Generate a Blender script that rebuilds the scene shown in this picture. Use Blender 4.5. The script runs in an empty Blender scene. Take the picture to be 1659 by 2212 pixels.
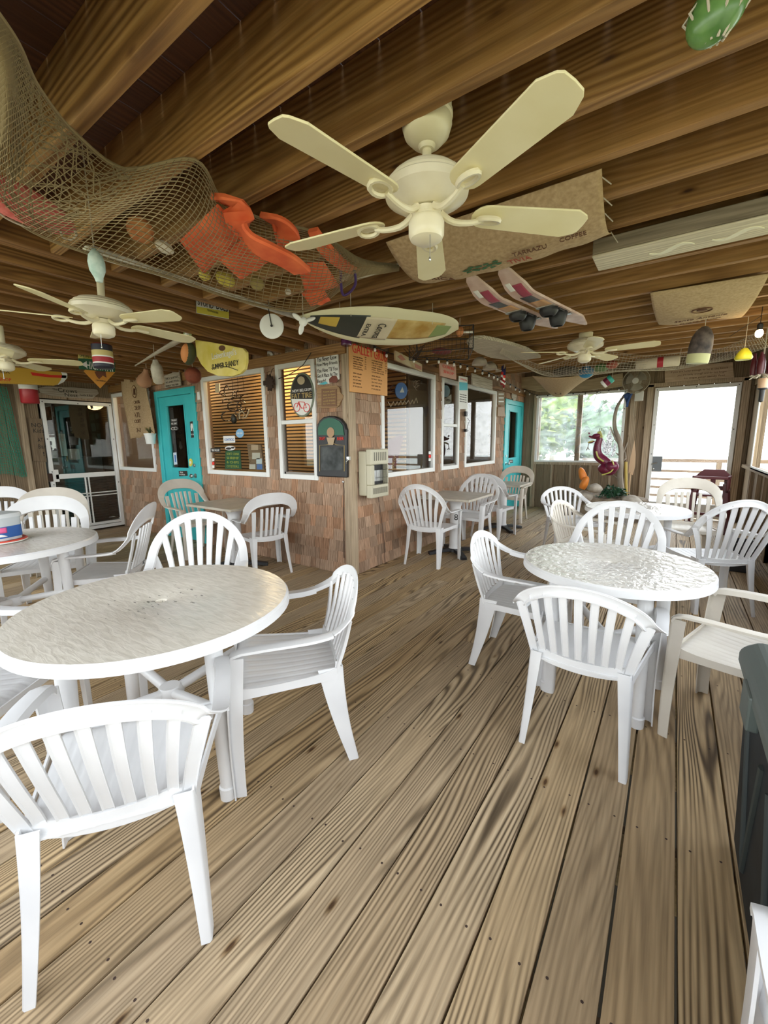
import bpy, math, random
from mathutils import Vector, Matrix, noise
V=Vector; PI=math.pi
S=bpy.context.scene; COL=S.collection
# ---------------------------------------------------------------- camera
F_PX=896.26; YAW,PIT,ROL=0.608029157,-0.166199794,-0.0106337288
CAM=V((2.61627,-3.19097,1.35))
def cam_axes():
    f=V((-math.sin(YAW)*math.cos(PIT),math.cos(YAW)*math.cos(PIT),math.sin(PIT)))
    r=f.cross(V((0,0,1))).normalized(); u=r.cross(f); c,s=math.cos(ROL),math.sin(ROL)
    return r*c+u*s, u*c-r*s, f
CR,CU,CF=cam_axes()
cd=bpy.data.cameras.new('camera'); cam=bpy.data.objects.new('camera',cd); COL.objects.link(cam)
cd.sensor_fit='VERTICAL'; cd.sensor_height=24; cd.lens=F_PX/2212*24; cd.clip_start=.02; cd.clip_end=300
cam.matrix_world=Matrix(((CR.x,CU.x,-CF.x,CAM.x),(CR.y,CU.y,-CF.y,CAM.y),(CR.z,CU.z,-CF.z,CAM.z),(0,0,0,1)))
S.camera=cam
def at(px,py,**k):
    (a,v),=k.items(); i='xyz'.index(a)
    d=CR*((px-829.5)/F_PX)-CU*((py-1106)/F_PX)+CF
    return CAM+d*((v-CAM[i])/d[i])
# ---------------------------------------------------------------- world, light, exposure
W=bpy.data.worlds.new('sky'); S.world=W; W.use_nodes=True
nt=W.node_tree; nt.nodes.clear()
wo=nt.nodes.new('ShaderNodeOutputWorld'); bg=nt.nodes.new('ShaderNodeBackground')
tc=nt.nodes.new('ShaderNodeTexCoord'); sp=nt.nodes.new('ShaderNodeSeparateXYZ'); rp=nt.nodes.new('ShaderNodeValToRGB')
nt.links.new(tc.outputs['Generated'],sp.inputs[0]); nt.links.new(sp.outputs['Z'],rp.inputs[0])
rp.color_ramp.elements[0].color=(.92,.95,.93,1); rp.color_ramp.elements[1].color=(.78,.87,1,1)
nt.links.new(rp.outputs[0],bg.inputs[0]); bg.inputs[1].default_value=9.0; nt.links.new(bg.outputs[0],wo.inputs[0])
S.view_settings.view_transform='Standard'; S.view_settings.look='None'
S.view_settings.exposure=-0.40; S.view_settings.gamma=1; S.view_settings.use_curve_mapping=False
try:
    S.cycles.max_bounces=10; S.cycles.diffuse_bounces=6; S.cycles.transparent_max_bounces=24; S.cycles.sample_clamp_indirect=12
except Exception: pass
# interior lamps and two added fill lights of the restaurant room behind the shingled walls
def lamp(name,loc,e,col,size=.2):
    l=bpy.data.lights.new(name,'POINT'); l.energy=e; l.color=col; l.shadow_soft_size=size
    o=bpy.data.objects.new(name,l); COL.objects.link(o); o.location=loc; return o
lamp('room_lamp_and_fill',(-2.2,.8,2.3),55,(1,.72,.38)); lamp('room_lamp_and_fill',(-.9,2.6,2.2),16,(1,.75,.45)); lamp('room_lamp_and_fill',(-4.2,.8,2.3),18,(1,.8,.55)); lamp('room_lamp_and_fill',(-.22,1.25,2.4),2.5,(1,.75,.5),.05); lamp('room_lamp_and_fill',(-3.05,.22,2.2),1.5,(1,.8,.55),.05)  # last two are unseen fills added to brighten the brick and notice board
# ---------------------------------------------------------------- materials
def mat(name,col,rough=.6,metal=0,spec=.5,emit=None,es=1,build=None,alpha=None,coat=0,sub=0):
    m=bpy.data.materials.new(name); m.use_nodes=True; n=m.node_tree; b=n.nodes['Principled BSDF']
    b.inputs['Base Color'].default_value=(*col,1); b.inputs['Roughness'].default_value=rough; b.inputs['Metallic'].default_value=metal
    b.inputs['Specular IOR Level'].default_value=spec
    if coat: b.inputs['Coat Weight'].default_value=coat
    if emit: b.inputs['Emission Color'].default_value=(*emit,1); b.inputs['Emission Strength'].default_value=es
    if build: build(n,b)
    return m
def N(n,t,**k):
    x=n.nodes.new('ShaderNode'+t)
    for a,v in k.items():
        if a in x.inputs: x.inputs[a].default_value=v
        else: setattr(x,a,v)
    return x
def mapping(n,scale,coord='Object',loc=None):
    tc=N(n,'TexCoord'); mp=N(n,'Mapping'); n.links.new(tc.outputs[coord],mp.inputs[0]); mp.inputs['Scale'].default_value=scale
    return mp
def ramp(n,src,stops):
    r=N(n,'ValToRGB'); n.links.new(src,r.inputs[0]); e=r.color_ramp.elements
    while len(e)<len(stops): e.new(.5)
    for i,(p,c) in enumerate(stops):
        e[i].position=p; e[i].color=(*c,1) if len(c)==3 else c
    return r
def bump(n,b,src,strength=.3,dist=.01):
    bp=N(n,'Bump'); bp.inputs['Strength'].default_value=strength; bp.inputs['Distance'].default_value=dist
    n.links.new(src,bp.inputs['Height']); n.links.new(bp.outputs[0],b.inputs['Normal'])
def mixc(n,fac,a,b_,mode='MULTIPLY'):
    m=N(n,'Mix',data_type='RGBA',blend_type=mode)
    if isinstance(fac,(int,float)): m.inputs[0].default_value=fac
    else: n.links.new(fac,m.inputs[0])
    for i,s in ((6,a),(7,b_)):
        if isinstance(s,tuple): m.inputs[i].default_value=(*s,1)
        else: n.links.new(s,m.inputs[i])
    return m.outputs[2]
def noisy(c1,c2,scale=6,detail=4,stretch=(1,1,1),bs=0,rough=None,lo=.35,hi=.65):
    def f(n,b):
        mp=mapping(n,tuple(scale*s for s in stretch)); nz=N(n,'TexNoise'); nz.inputs['Scale'].default_value=1; nz.inputs['Detail'].default_value=detail
        n.links.new(mp.outputs[0],nz.inputs[0]); r=ramp(n,nz.outputs[0],[(lo,c1),(hi,c2)]); n.links.new(r.outputs[0],b.inputs['Base Color'])
        if bs: bump(n,b,nz.outputs[0],bs)
    return f
def wood_build(axis,c_dark,c_mid,c_light,ring=8,contrast=1.0,knots=True,bs=.35,seed_attr='rnd',tint=None,freq=38,tone=((.86,.84,.82),(1.10,1.09,1.05))):
    # grain bands warped along the board, per-board offset from an attribute
    def f(n,b):
        tc=N(n,'TexCoord'); at_=N(n,'Attribute'); at_.attribute_name=seed_attr
        add=N(n,'VectorMath',operation='MULTIPLY_ADD'); n.links.new(at_.outputs['Color'],add.inputs[0]); add.inputs[1].default_value=(7,13,5); n.links.new(tc.outputs['Object'],add.inputs[2])
        st=[1,1,1]; st['xyz'.index(axis)]=.085
        mp=N(n,'Mapping'); mp.inputs['Scale'].default_value=st; n.links.new(add.outputs[0],mp.inputs[0])
        big=N(n,'TexNoise'); big.inputs['Scale'].default_value=5.0; big.inputs['Detail'].default_value=1.6; n.links.new(mp.outputs[0],big.inputs[0])
        sx=N(n,'SeparateXYZ'); n.links.new(add.outputs[0],sx.inputs[0]); cr=N(n,'Math',operation='ADD'); o2=[q for q in 'XYZ' if q.lower()!=axis]
        n.links.new(sx.outputs[o2[0]],cr.inputs[0]); n.links.new(sx.outputs[o2[1]],cr.inputs[1])
        cm=N(n,'Math',operation='MULTIPLY'); n.links.new(cr.outputs[0],cm.inputs[0]); cm.inputs[1].default_value=freq
        mul=N(n,'Math',operation='MULTIPLY_ADD'); n.links.new(big.outputs[0],mul.inputs[0]); mul.inputs[1].default_value=ring; n.links.new(cm.outputs[0],mul.inputs[2])
        sn=N(n,'Math',operation='SINE'); m2=N(n,'Math',operation='MULTIPLY'); n.links.new(mul.outputs[0],m2.inputs[0]); m2.inputs[1].default_value=6.283; n.links.new(m2.outputs[0],sn.inputs[0])
        r1=ramp(n,sn.outputs[0],[(0,c_light),(.5,c_mid),(.78,tuple(.45*q+.55*w for q,w in zip(c_mid,c_dark))),(1,c_dark)])
        ma=N(n,'MapRange'); ma.inputs[1].default_value=-1; n.links.new(sn.outputs[0],ma.inputs[0]); n.links.new(ma.outputs[0],r1.inputs[0])
        fs=[55,55,55]; fs['xyz'.index(axis)]=2.2
        mp2=N(n,'Mapping'); mp2.inputs['Scale'].default_value=fs; n.links.new(add.outputs[0],mp2.inputs[0])
        fine=N(n,'TexNoise'); fine.inputs['Scale'].default_value=1.6; fine.inputs['Detail'].default_value=3; n.links.new(mp2.outputs[0],fine.inputs[0])
        r2=ramp(n,fine.outputs[0],[(.3,(.72,.7,.66)),(.62,(1.08,1.06,1.02))])
        fade=N(n,'TexNoise'); fade.inputs['Scale'].default_value=1.3; n.links.new(add.outputs[0],fade.inputs[0])
        rf=ramp(n,fade.outputs[0],[(.35,(.3,)*3),(.58,(contrast,)*3)])
        sc0=N(n,'SeparateColor'); n.links.new(at_.outputs['Color'],sc0.inputs[0]); cf=N(n,'MapRange'); n.links.new(sc0.outputs[2],cf.inputs[0]); cf.inputs[3].default_value=.35
        cmul=N(n,'Math',operation='MULTIPLY'); n.links.new(rf.outputs[0],cmul.inputs[0]); n.links.new(cf.outputs[0],cmul.inputs[1])
        base=mixc(n,cmul.outputs[0],c_mid,r1.outputs[0],'MIX')
        base=mixc(n,1,base,r2.outputs[0])
        # tone per board
        sc=N(n,'SeparateColor'); n.links.new(at_.outputs['Color'],sc.inputs[0])
        rt=ramp(n,sc.outputs[0],[(0,tone[0]),(1,tone[1])]); base=mixc(n,1,base,rt.outputs[0])
        if tint:
            rt2=ramp(n,sc.outputs[1],[(.35,(1,1,1)),(1,tint)]); base=mixc(n,1,base,rt2.outputs[0])
        if knots:
            ks=[3.2,3.2,3.2]; ks['xyz'.index(axis)]=1.1
            mp3=N(n,'Mapping'); mp3.inputs['Scale'].default_value=ks; n.links.new(add.outputs[0],mp3.inputs[0])
            vo=N(n,'TexVoronoi'); vo.inputs['Scale'].default_value=2.3; n.links.new(mp3.outputs[0],vo.inputs[0])
            rk=ramp(n,vo.outputs['Distance'],[(.03,(.18,.12,.07)),(.055,(.6,.52,.42)),(.10,(1,1,1))]); base=mixc(n,1,base,rk.outputs[0])
        n.links.new(base,b.inputs['Base Color'])
        if bs: bump(n,b,fine.outputs[0],bs,.004)
    return f
M={}
M['deck']=mat('deck_wood',(.4,.3,.2),.62,spec=.35,build=wood_build('y',(.075,.052,.03),(.42,.32,.21),(.53,.425,.295),ring=17,contrast=1.0,tint=(1.03,.95,.78),freq=52))
M['joistx']=mat('joist_wood',(.4,.2,.08),.6,build=wood_build('x',(.15,.065,.017),(.345,.185,.063),(.47,.28,.115),ring=13,contrast=.8,knots=True))
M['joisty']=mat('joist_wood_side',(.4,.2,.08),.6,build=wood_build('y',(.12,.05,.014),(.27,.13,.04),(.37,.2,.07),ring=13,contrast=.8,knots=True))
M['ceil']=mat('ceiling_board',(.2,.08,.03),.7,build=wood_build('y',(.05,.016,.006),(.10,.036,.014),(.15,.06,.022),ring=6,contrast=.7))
M['shingle']=mat('cedar_shingle',(.4,.25,.17),.85,spec=.2,build=wood_build('z',(.19,.12,.08),(.41,.29,.215),(.53,.40,.31),ring=6,contrast=.6,knots=False,tint=(1.02,.84,.72),tone=((.72,.70,.67),(1.16,1.14,1.10))))
M['trim']=mat('grey_wood_post',(.35,.28,.2),.8,build=wood_build('z',(.2,.155,.105),(.44,.35,.255),(.54,.45,.345),ring=6,contrast=.7))
M['panel']=mat('plywood_panel',(.3,.24,.17),.8,build=wood_build('z',(.11,.075,.045),(.25,.185,.12),(.34,.265,.18),ring=6,contrast=.7))
M['panelx']=mat('plank_cross',(.3,.24,.17),.8,build=wood_build('x',(.12,.08,.05),(.27,.195,.13),(.35,.27,.185),ring=6,contrast=.6))
M['panely']=mat('plank_cross_side',(.3,.2,.14),.8,build=wood_build('y',(.09,.05,.03),(.2,.125,.08),(.29,.2,.13),ring=6,contrast=.6))
M['drift']=mat('driftwood',(.5,.46,.38),.85,build=wood_build('x',(.24,.2,.15),(.5,.46,.38),(.68,.65,.56),ring=6,contrast=.8,knots=False))
M['drifty']=mat('driftwood_long',(.5,.46,.38),.85,build=wood_build('y',(.24,.2,.15),(.55,.51,.44),(.74,.72,.64),ring=6,contrast=.8,knots=False))
M['drift_dark']=mat('driftwood_dark',(.3,.25,.18),.85,build=wood_build('x',(.12,.09,.06),(.27,.23,.17),(.36,.31,.24),ring=12,contrast=.8,knots=False))
M['plastic']=mat('white_plastic',(.72,.72,.72),.34,build=noisy((.69,.69,.695),(.75,.75,.75),5,3))
M['plasticb']=mat('beige_plastic',(.66,.61,.53),.4,build=noisy((.62,.57,.49),(.7,.655,.57),5,3))
def pebble(n,b):
    mp=mapping(n,(30,22,30)); nz=N(n,'TexNoise'); nz.inputs['Scale'].default_value=1; nz.inputs['Detail'].default_value=2; n.links.new(mp.outputs[0],nz.inputs[0])
    r=ramp(n,nz.outputs[0],[(.3,(.60,.57,.51)),(.6,(.68,.655,.6))]); n.links.new(r.outputs[0],b.inputs['Base Color']); bump(n,b,nz.outputs[0],.8,.012)
def tabtop(c1,c2):
    def f(n,b):
        mp=mapping(n,(9,38,9)); nz=N(n,'TexNoise'); nz.inputs['Scale'].default_value=1.4; nz.inputs['Detail'].default_value=3; nz.inputs['Distortion'].default_value=.6
        n.links.new(mp.outputs[0],nz.inputs[0]); r=ramp(n,nz.outputs[0],[(.35,c1),(.6,c2)])
        mp2=mapping(n,(18,60,5)); n2=N(n,'TexNoise'); n2.inputs['Scale'].default_value=1; n.links.new(mp2.outputs[0],n2.inputs[0])
        # worn flakes of lost finish around the umbrella hole
        vl=N(n,'VectorMath',operation='LENGTH'); tc=N(n,'TexCoord'); n.links.new(tc.outputs['Object'],vl.inputs[0])
        sm=N(n,'Math',operation='MULTIPLY_ADD'); n.links.new(vl.outputs['Value'],sm.inputs[0]); sm.inputs[1].default_value=.55; n.links.new(n2.outputs[0],sm.inputs[2])
        rw=ramp(n,sm.outputs[0],[(.0,(.42,.42,.42)),(.395,(.42,.42,.42)),(.415,(1,1,1))]); base=mixc(n,1,r.outputs[0],rw.outputs[0])
        n.links.new(base,b.inputs['Base Color']); bump(n,b,nz.outputs[0],.35,.006)
    return f
M['top']=mat('table_top_textured',(.62,.58,.5),.22,spec=.5,build=tabtop((.61,.57,.49),(.70,.66,.58)))
M['top2']=mat('table_top_pebbled',(.66,.63,.57),.16,spec=.6,build=pebble)
M['topsq']=mat('square_table_top',(.5,.46,.38),.4,build=noisy((.42,.38,.3),(.52,.47,.39),9,5))
M['teal']=mat('teal_paint',(.05,.5,.52),.42,build=noisy((.045,.47,.5),(.06,.54,.55),3,3,bs=.05))
M['white']=mat('white_paint',(.82,.83,.8),.45)
M['cream']=mat('fan_cream',(.84,.77,.47),.35,build=noisy((.80,.72,.42),(.88,.81,.53),4,4))
M['creamhub']=mat('fan_hub_cream',(.80,.74,.54),.3,build=noisy((.72,.65,.45),(.84,.78,.6),7,4))
M['black']=mat('black_plastic',(.015,.015,.017),.45)
M['blackm']=mat('black_iron',(.02,.018,.016),.5,metal=.3)
M['red']=mat('red_paint',(.55,.02,.02),.5); M['maroon']=mat('maroon_plastic',(.09,.008,.012),.4)
M['ink']=mat('black_ink',(.03,.025,.02),.7); M['brownink']=mat('brown_ink',(.12,.05,.02),.8)
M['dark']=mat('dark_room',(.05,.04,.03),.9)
M['metal']=mat('bare_metal',(.55,.56,.55),.35,metal=1); M['rust']=mat('rusty_iron',(.06,.035,.025),.8,metal=.3)
M['rope']=mat('grey_rope',(.55,.5,.4),.9); M['net']=mat('net_twine',(.27,.205,.11),.95); M['netg']=mat('green_net_twine',(.01,.3,.2),.8)
M['netgrey']=mat('pale_net_twine',(.5,.45,.36),.95)
def glass_mat(name,tint,rough=0,fac=.08):
    m=bpy.data.materials.new(name); m.use_nodes=True; n=m.node_tree; n.nodes.clear()
    o=N(n,'OutputMaterial'); t=N(n,'BsdfTransparent'); g=N(n,'BsdfGlossy'); x=N(n,'MixShader'); fr=N(n,'Fresnel'); fr.inputs[0].default_value=1.5
    t.inputs[0].default_value=(*tint,1); g.inputs['Roughness'].default_value=rough
    ad=N(n,'Math',operation='ADD'); n.links.new(fr.outputs[0],ad.inputs[0]); ad.inputs[1].default_value=fac
    n.links.new(ad.outputs[0],x.inputs[0]); n.links.new(t.outputs[0],x.inputs[1]); n.links.new(g.outputs[0],x.inputs[2]); n.links.new(x.outputs[0],o.inputs[0]); return m
M['glass']=glass_mat('window_glass',(.9,.92,.88),0,.03)
def film_mat(name,haze):
    m=bpy.data.materials.new(name); m.use_nodes=True; n=m.node_tree; n.nodes.clear()
    o=N(n,'OutputMaterial'); t=N(n,'BsdfTransparent'); g=N(n,'BsdfGlossy'); x=N(n,'MixShader'); x2=N(n,'MixShader'); tr=N(n,'BsdfTranslucent')
    tr.inputs[0].default_value=(.85,.93,.97,1); g.inputs['Roughness'].default_value=.15; fr=N(n,'Fresnel'); fr.inputs[0].default_value=1.4
    mp=mapping(n,(2,2,3)); nz=N(n,'TexNoise'); nz.inputs['Scale'].default_value=1.6; nz.inputs['Detail'].default_value=5; nz.inputs['Distortion'].default_value=1.5
    n.links.new(mp.outputs[0],nz.inputs[0]); r=ramp(n,nz.outputs[0],[(.35,(haze*.3,)*3),(.65,(haze,)*3)])
    bp=N(n,'Bump'); bp.inputs['Strength'].default_value=.4; bp.inputs['Distance'].default_value=.02; n.links.new(nz.outputs[0],bp.inputs['Height']); n.links.new(bp.outputs[0],g.inputs['Normal'])
    n.links.new(r.outputs[0],x.inputs[0]); n.links.new(t.outputs[0],x.inputs[1]); n.links.new(tr.outputs[0],x.inputs[2])
    n.links.new(fr.outputs[0],x2.inputs[0]); n.links.new(x.outputs[0],x2.inputs[1]); n.links.new(g.outputs[0],x2.inputs[2]); n.links.new(x2.outputs[0],o.inputs[0]); return m
M['film']=film_mat('clear_vinyl_film',.30); M['filmc']=film_mat('clear_vinyl_door_film',.04)
def cmat(name,c,r=.6,**k):
    if name not in M: M[name]=mat(name,c,r,**k)
    return M[name]
# ---------------------------------------------------------------- mesh helpers
class MB:
    def __init__(s): s.v=[]; s.f=[]; s.m=[]; s.rnd=None
    def add(s,vs,fs,mi=0,rnd=None):
        o=len(s.v); s.v+= [tuple(p) for p in vs]; s.f+=[tuple(i+o for i in f) for f in fs]; s.m+=[mi]*len(fs)
        if rnd is not None or s.rnd is not None:
            if s.rnd is None: s.rnd=[(0.5,0.3,0.5)]*o
            s.rnd+=[rnd or (.5,.3,.5)]*len(vs)
        return s
    def box(s,c,d,rot=None,mi=0,rnd=None,taper=1):
        x,y,z=(q/2 for q in d); vs=[V((i*x*(taper if k>0 else 1),j*y*(taper if k>0 else 1),k*z)) for k in(-1,1) for j in(-1,1) for i in(-1,1)]
        if rot is not None: vs=[rot@p for p in vs]
        vs=[p+V(c) for p in vs]
        return s.add(vs,[(0,2,3,1),(4,5,7,6),(0,1,5,4),(2,6,7,3),(1,3,7,5),(0,4,6,2)],mi,rnd)
    def b2(s,a,b,mi=0,rnd=None): return s.box([(p+q)/2 for p,q in zip(a,b)],[abs(q-p) for p,q in zip(a,b)],mi=mi,rnd=rnd)
    def sweep(s,pts,nrm,prof,mi=0,closed=False,caps=True):
        # prof: list of (u,v) or function(i)->list; u along width, v along the normal
        n=len(pts); vs=[]; k=None
        for i in range(n):
            a=pts[max(i-1,0)] if not closed else pts[i-1]; b=pts[min(i+1,n-1)] if not closed else pts[(i+1)%n]
            T=(V(b)-V(a)).normalized(); Nn=V(nrm[i] if isinstance(nrm,list) else nrm); Wd=T.cross(Nn).normalized(); Nn=Wd.cross(T)
            pr=prof(i/(n-1)) if callable(prof) else prof; k=len(pr)
            vs+=[V(pts[i])+Wd*u+Nn*w for u,w in pr]
        fs=[(i*k+j,i*k+(j+1)%k,((i+1)%n)*k+(j+1)%k,((i+1)%n)*k+j) for i in range(n if closed else n-1) for j in range(k)]
        if caps and not closed: fs+=[tuple(range(k))[::-1],tuple((n-1)*k+j for j in range(k))]
        return s.add(vs,fs,mi)
    def tube(s,pts,r,n=10,mi=0,closed=False):
        pts=[V(p) for p in pts]; up=V((0,0,1)); L=len(pts); vs=[]; T0=None; X=None
        for i,p in enumerate(pts):
            a=pts[i-1] if (i or closed) else pts[0]; b=pts[(i+1)%L] if closed else pts[min(i+1,L-1)]
            T=(b-a).normalized()
            if X is None: X=T.cross(up if abs(T.z)<.9 else V((1,0,0))).normalized()
            else: X=(X-T*X.dot(T)).normalized()
            Y=T.cross(X); rr=r(i/max(L-1,1)) if callable(r) else r
            vs+=[p+(X*math.cos(2*PI*j/n)+Y*math.sin(2*PI*j/n))*rr for j in range(n)]
        fs=[(i*n+j,i*n+(j+1)%n,((i+1)%L)*n+(j+1)%n,((i+1)%L)*n+j) for i in range(L if closed else L-1) for j in range(n)]
        if not closed: fs+=[tuple(range(n))[::-1],tuple((L-1)*n+j for j in range(n))]
        return s.add(vs,fs,mi)
    def lathe(s,pr,c=(0,0,0),n=32,mi=0,mx=None,cap=True):
        vs=[]; 
        for r,z in pr:
            for j in range(n):
                p=V((r*math.cos(2*PI*j/n),r*math.sin(2*PI*j/n),z))
                if mx is not None: p=mx@p
                vs.append(p+V(c))
        fs=[(i*n+j,i*n+(j+1)%n,(i+1)*n+(j+1)%n,(i+1)*n+j) for i in range(len(pr)-1) for j in range(n)]
        if cap: fs+=[tuple(range(n))[::-1],tuple((len(pr)-1)*n+j for j in range(n))]
        return s.add(vs,fs,mi)
    def ell(s,c,r,rot=None,n=24,m=14,mi=0):
        pr=[(max(math.sin(PI*i/m),.01),-math.cos(PI*i/m)) for i in range(m+1)]
        mx=Matrix.Diagonal(V(r)); 
        if rot is not None: mx=rot@mx
        return s.lathe(pr,c,n,mi,mx)
    def prism(s,out,fr,z0,z1,mi=0):
        n=len(out); vs=[fr@V((x,y,z0)) for x,y in out]+[fr@V((x,y,z1)) for x,y in out]
        return s.add(vs,[tuple(range(n))[::-1],tuple(range(n,2*n))]+[(i,(i+1)%n,n+(i+1)%n,n+i) for i in range(n)],mi)
    def grid(s,f,nu,nv,mi=0,thick=0,nrm=None):
        vs=[V(f(i/nu,j/nv)) for j in range(nv+1) for i in range(nu+1)]
        fs=[(j*(nu+1)+i,j*(nu+1)+i+1,(j+1)*(nu+1)+i+1,(j+1)*(nu+1)+i) for j in range(nv) for i in range(nu)]
        if thick:
            o=len(vs); nn=V(nrm)*thick; vs2=[p+nn for p in vs]; w=nu+1; h=nv+1
            bd=[i for i in range(w)]+[j*w+nu for j in range(1,h)]+[(h-1)*w+i for i in range(nu-1,-1,-1)]+[j*w for j in range(h-2,0,-1)]
            fs=[f_[::-1] for f_ in fs]+[tuple(i+o for i in f_) for f_ in fs]+[(bd[i],bd[(i+1)%len(bd)],bd[(i+1)%len(bd)]+o,bd[i]+o) for i in range(len(bd))]
            vs+=vs2
        return s.add(vs,fs,mi)
    def xf(s,m): s.v=[tuple(m@V(p)) for p in s.v]; return s
def build(name,mb,m,parent=None,smooth=True,angle=40,sub=0,bevel=0,solid=0):
    me=bpy.data.meshes.new(name); me.from_pydata(mb.v,[],mb.f)
    for x in (m if isinstance(m,(list,tuple)) else [m]): me.materials.append(x)
    if any(mb.m): me.polygons.foreach_set('material_index',mb.m)
    if mb.rnd:
        a=me.color_attributes.new('rnd','FLOAT_COLOR','POINT'); fl=[]
        for c in mb.rnd: fl+=[*c,1]
        a.data.foreach_set('color',fl)
    me.validate(); me.update()
    if smooth:
        me.polygons.foreach_set('use_smooth',[True]*len(me.polygons))
        me.set_sharp_from_angle(angle=math.radians(angle))
    o=bpy.data.objects.new(name,me); COL.objects.link(o)
    if parent: o.parent=parent
    if bevel:
        b=o.modifiers.new('b','BEVEL'); b.width=bevel; b.segments=2; b.limit_method='ANGLE'
    if solid: q=o.modifiers.new('s','SOLIDIFY'); q.thickness=solid
    if sub: q=o.modifiers.new('u','SUBSURF'); q.levels=sub; q.render_levels=sub
    return o
def tag(o,label=None,cat=None,group=None,kind=None):
    if label: o['label']=label
    if cat: o['category']=cat
    if group: o['group']=group
    if kind: o['kind']=kind
    return o
def thing(name,label,cat,loc=(0,0,0),rz=0,group=None):
    o=bpy.data.objects.new(name,None); COL.objects.link(o); o.location=loc; o.rotation_euler=(0,0,rz); o.empty_display_size=.1
    return tag(o,label,cat,group)
def struct(name,mb,m,**k): return tag(build(name,mb,m,**k),kind='structure')
def copy_tree(o,parent=None):
    c=o.copy(); COL.objects.link(c)
    if parent: c.parent=parent
    for ch in list(o.children): copy_tree(ch,c)
    return c
def crom(P,t):
    n=len(P)-1; x=min(max(t,0),1)*n; i=min(int(x),n-1); u=x-i
    p=[V(P[min(max(i+k,0),n)]) for k in(-1,0,1,2)]
    return .5*((2*p[1])+(p[2]-p[0])*u+(2*p[0]-5*p[1]+4*p[2]-p[3])*u*u+(3*p[1]-p[0]-3*p[2]+p[3])*u**3)
def spline(P,n=24): return [crom(P,i/n) for i in range(n+1)]
def bez2(rows,u,v): return crom([crom(r,u) for r in rows],v)
def frame(o,r,u):
    r=V(r).normalized(); u=V(u); u=(u-r*u.dot(r)).normalized(); n=r.cross(u)
    return Matrix(((r.x,u.x,n.x,o[0]),(r.y,u.y,n.y,o[1]),(r.z,u.z,n.z,o[2]),(0,0,0,1)))
WL=dict(r=(1,0,0),ax='y',v=0); WR=dict(r=(0,1,0),ax='x',v=0); WE=dict(r=(1,0,0),ax='y',v=5.577); WS=dict(r=(0,1,0),ax='x',v=-4.95)
def text_mesh(s,w,h,fr,extr=.0012,align='CENTER'):
    c=bpy.data.curves.new('t','FONT'); c.body=s; c.extrude=extr; c.align_x=align; c.resolution_u=2
    o=bpy.data.objects.new('t',c); COL.objects.link(o)
    dg=bpy.context.evaluated_depsgraph_get(); me=bpy.data.meshes.new_from_object(o.evaluated_get(dg))
    bpy.data.objects.remove(o); xs=[v.co.x for v in me.vertices]; ys=[v.co.y for v in me.vertices]
    if not xs: return me
    x0,x1,y0,y1=min(xs),max(xs),min(ys),max(ys); sx=w/(x1-x0); sy=h/(y1-y0)
    for v in me.vertices:
        v.co=fr@V(((v.co.x-(x0+x1)/2)*sx,(v.co.y-(y0+y1)/2)*sy,v.co.z))
    return me
def text(s,w,h,fr,m,parent,name='lettering',label=None,bend=None):
    me=text_mesh(s,w,h,fr); me.materials.append(m); o=bpy.data.objects.new(name,me); COL.objects.link(o); o.parent=parent
    if label: o['label']=label
    return o
rng=random.Random(7)
def R3(r=rng): return (r.random(),r.random(),r.random())
# ================================================================= STRUCTURE
XO,YE,XS,YF,HB,HC,HC2=3.56,5.577,-4.95,-4.15,2.28,2.50,2.78   # outer wall, far end, left end, front wall, joist underside, ceiling
# floor: boards running along y with small gaps, butt joints here and there
mb=MB(); x=2.736-.1513*52
r_=random.Random(3)
while x<XO+.3:
    cuts=sorted({round(r_.uniform(-3.9,5),2) for _ in range(1)}); ys=[YF-.1]+[c for c in cuts]+[YE+.1]
    for a,b in zip(ys,ys[1:]):
        if x+.1513>.02 or a<.2:
            y1=b if x+.1513>.02 else min(b,.02)
            mb.b2((x+.002,a+.0015,-.035),(x+.1493-.0035,y1-.0015,0),rnd=R3(r_))
    x+=.1513
struct('floor',mb,M['deck'],smooth=False,bevel=.0015)
mb=MB(); xx=2.736-.1513*52
while xx<XO:
    for i in range(17):
        for dx in (.03,.118):
            px,py=xx+dx+r_.uniform(-.006,.006),YF+i*.62+.02+r_.uniform(-.008,.008)
            if px>.03 or py<-.03: mb.add([(px+.0042*math.cos(k*PI/3),py+.0042*math.sin(k*PI/3),.0006) for k in range(6)],[(0,1,2,3,4,5)])
    xx+=.1513
struct('floor_nail_heads',mb,M['rust'],smooth=False)
mb=MB(); mb.b2((XS,YF,-.7),(XO-.5,YE,-.6)); struct('ground_under_deck',mb,cmat('soil',(.06,.05,.035),.95),smooth=False)
mb=MB(); y=YF
for i in range(17): mb.b2((XS,YF+i*.62,-.26),(XO,YF+i*.62+.04,-.036))
struct('floor_joists',mb,M['panelx'],smooth=False)
# ceiling boards along y above the joists
mb=MB(); x=XS-.1
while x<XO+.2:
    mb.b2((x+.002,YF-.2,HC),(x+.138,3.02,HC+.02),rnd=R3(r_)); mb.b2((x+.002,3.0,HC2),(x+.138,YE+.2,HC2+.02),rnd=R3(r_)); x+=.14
struct('ceiling',mb,M['ceil'],smooth=False)
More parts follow.
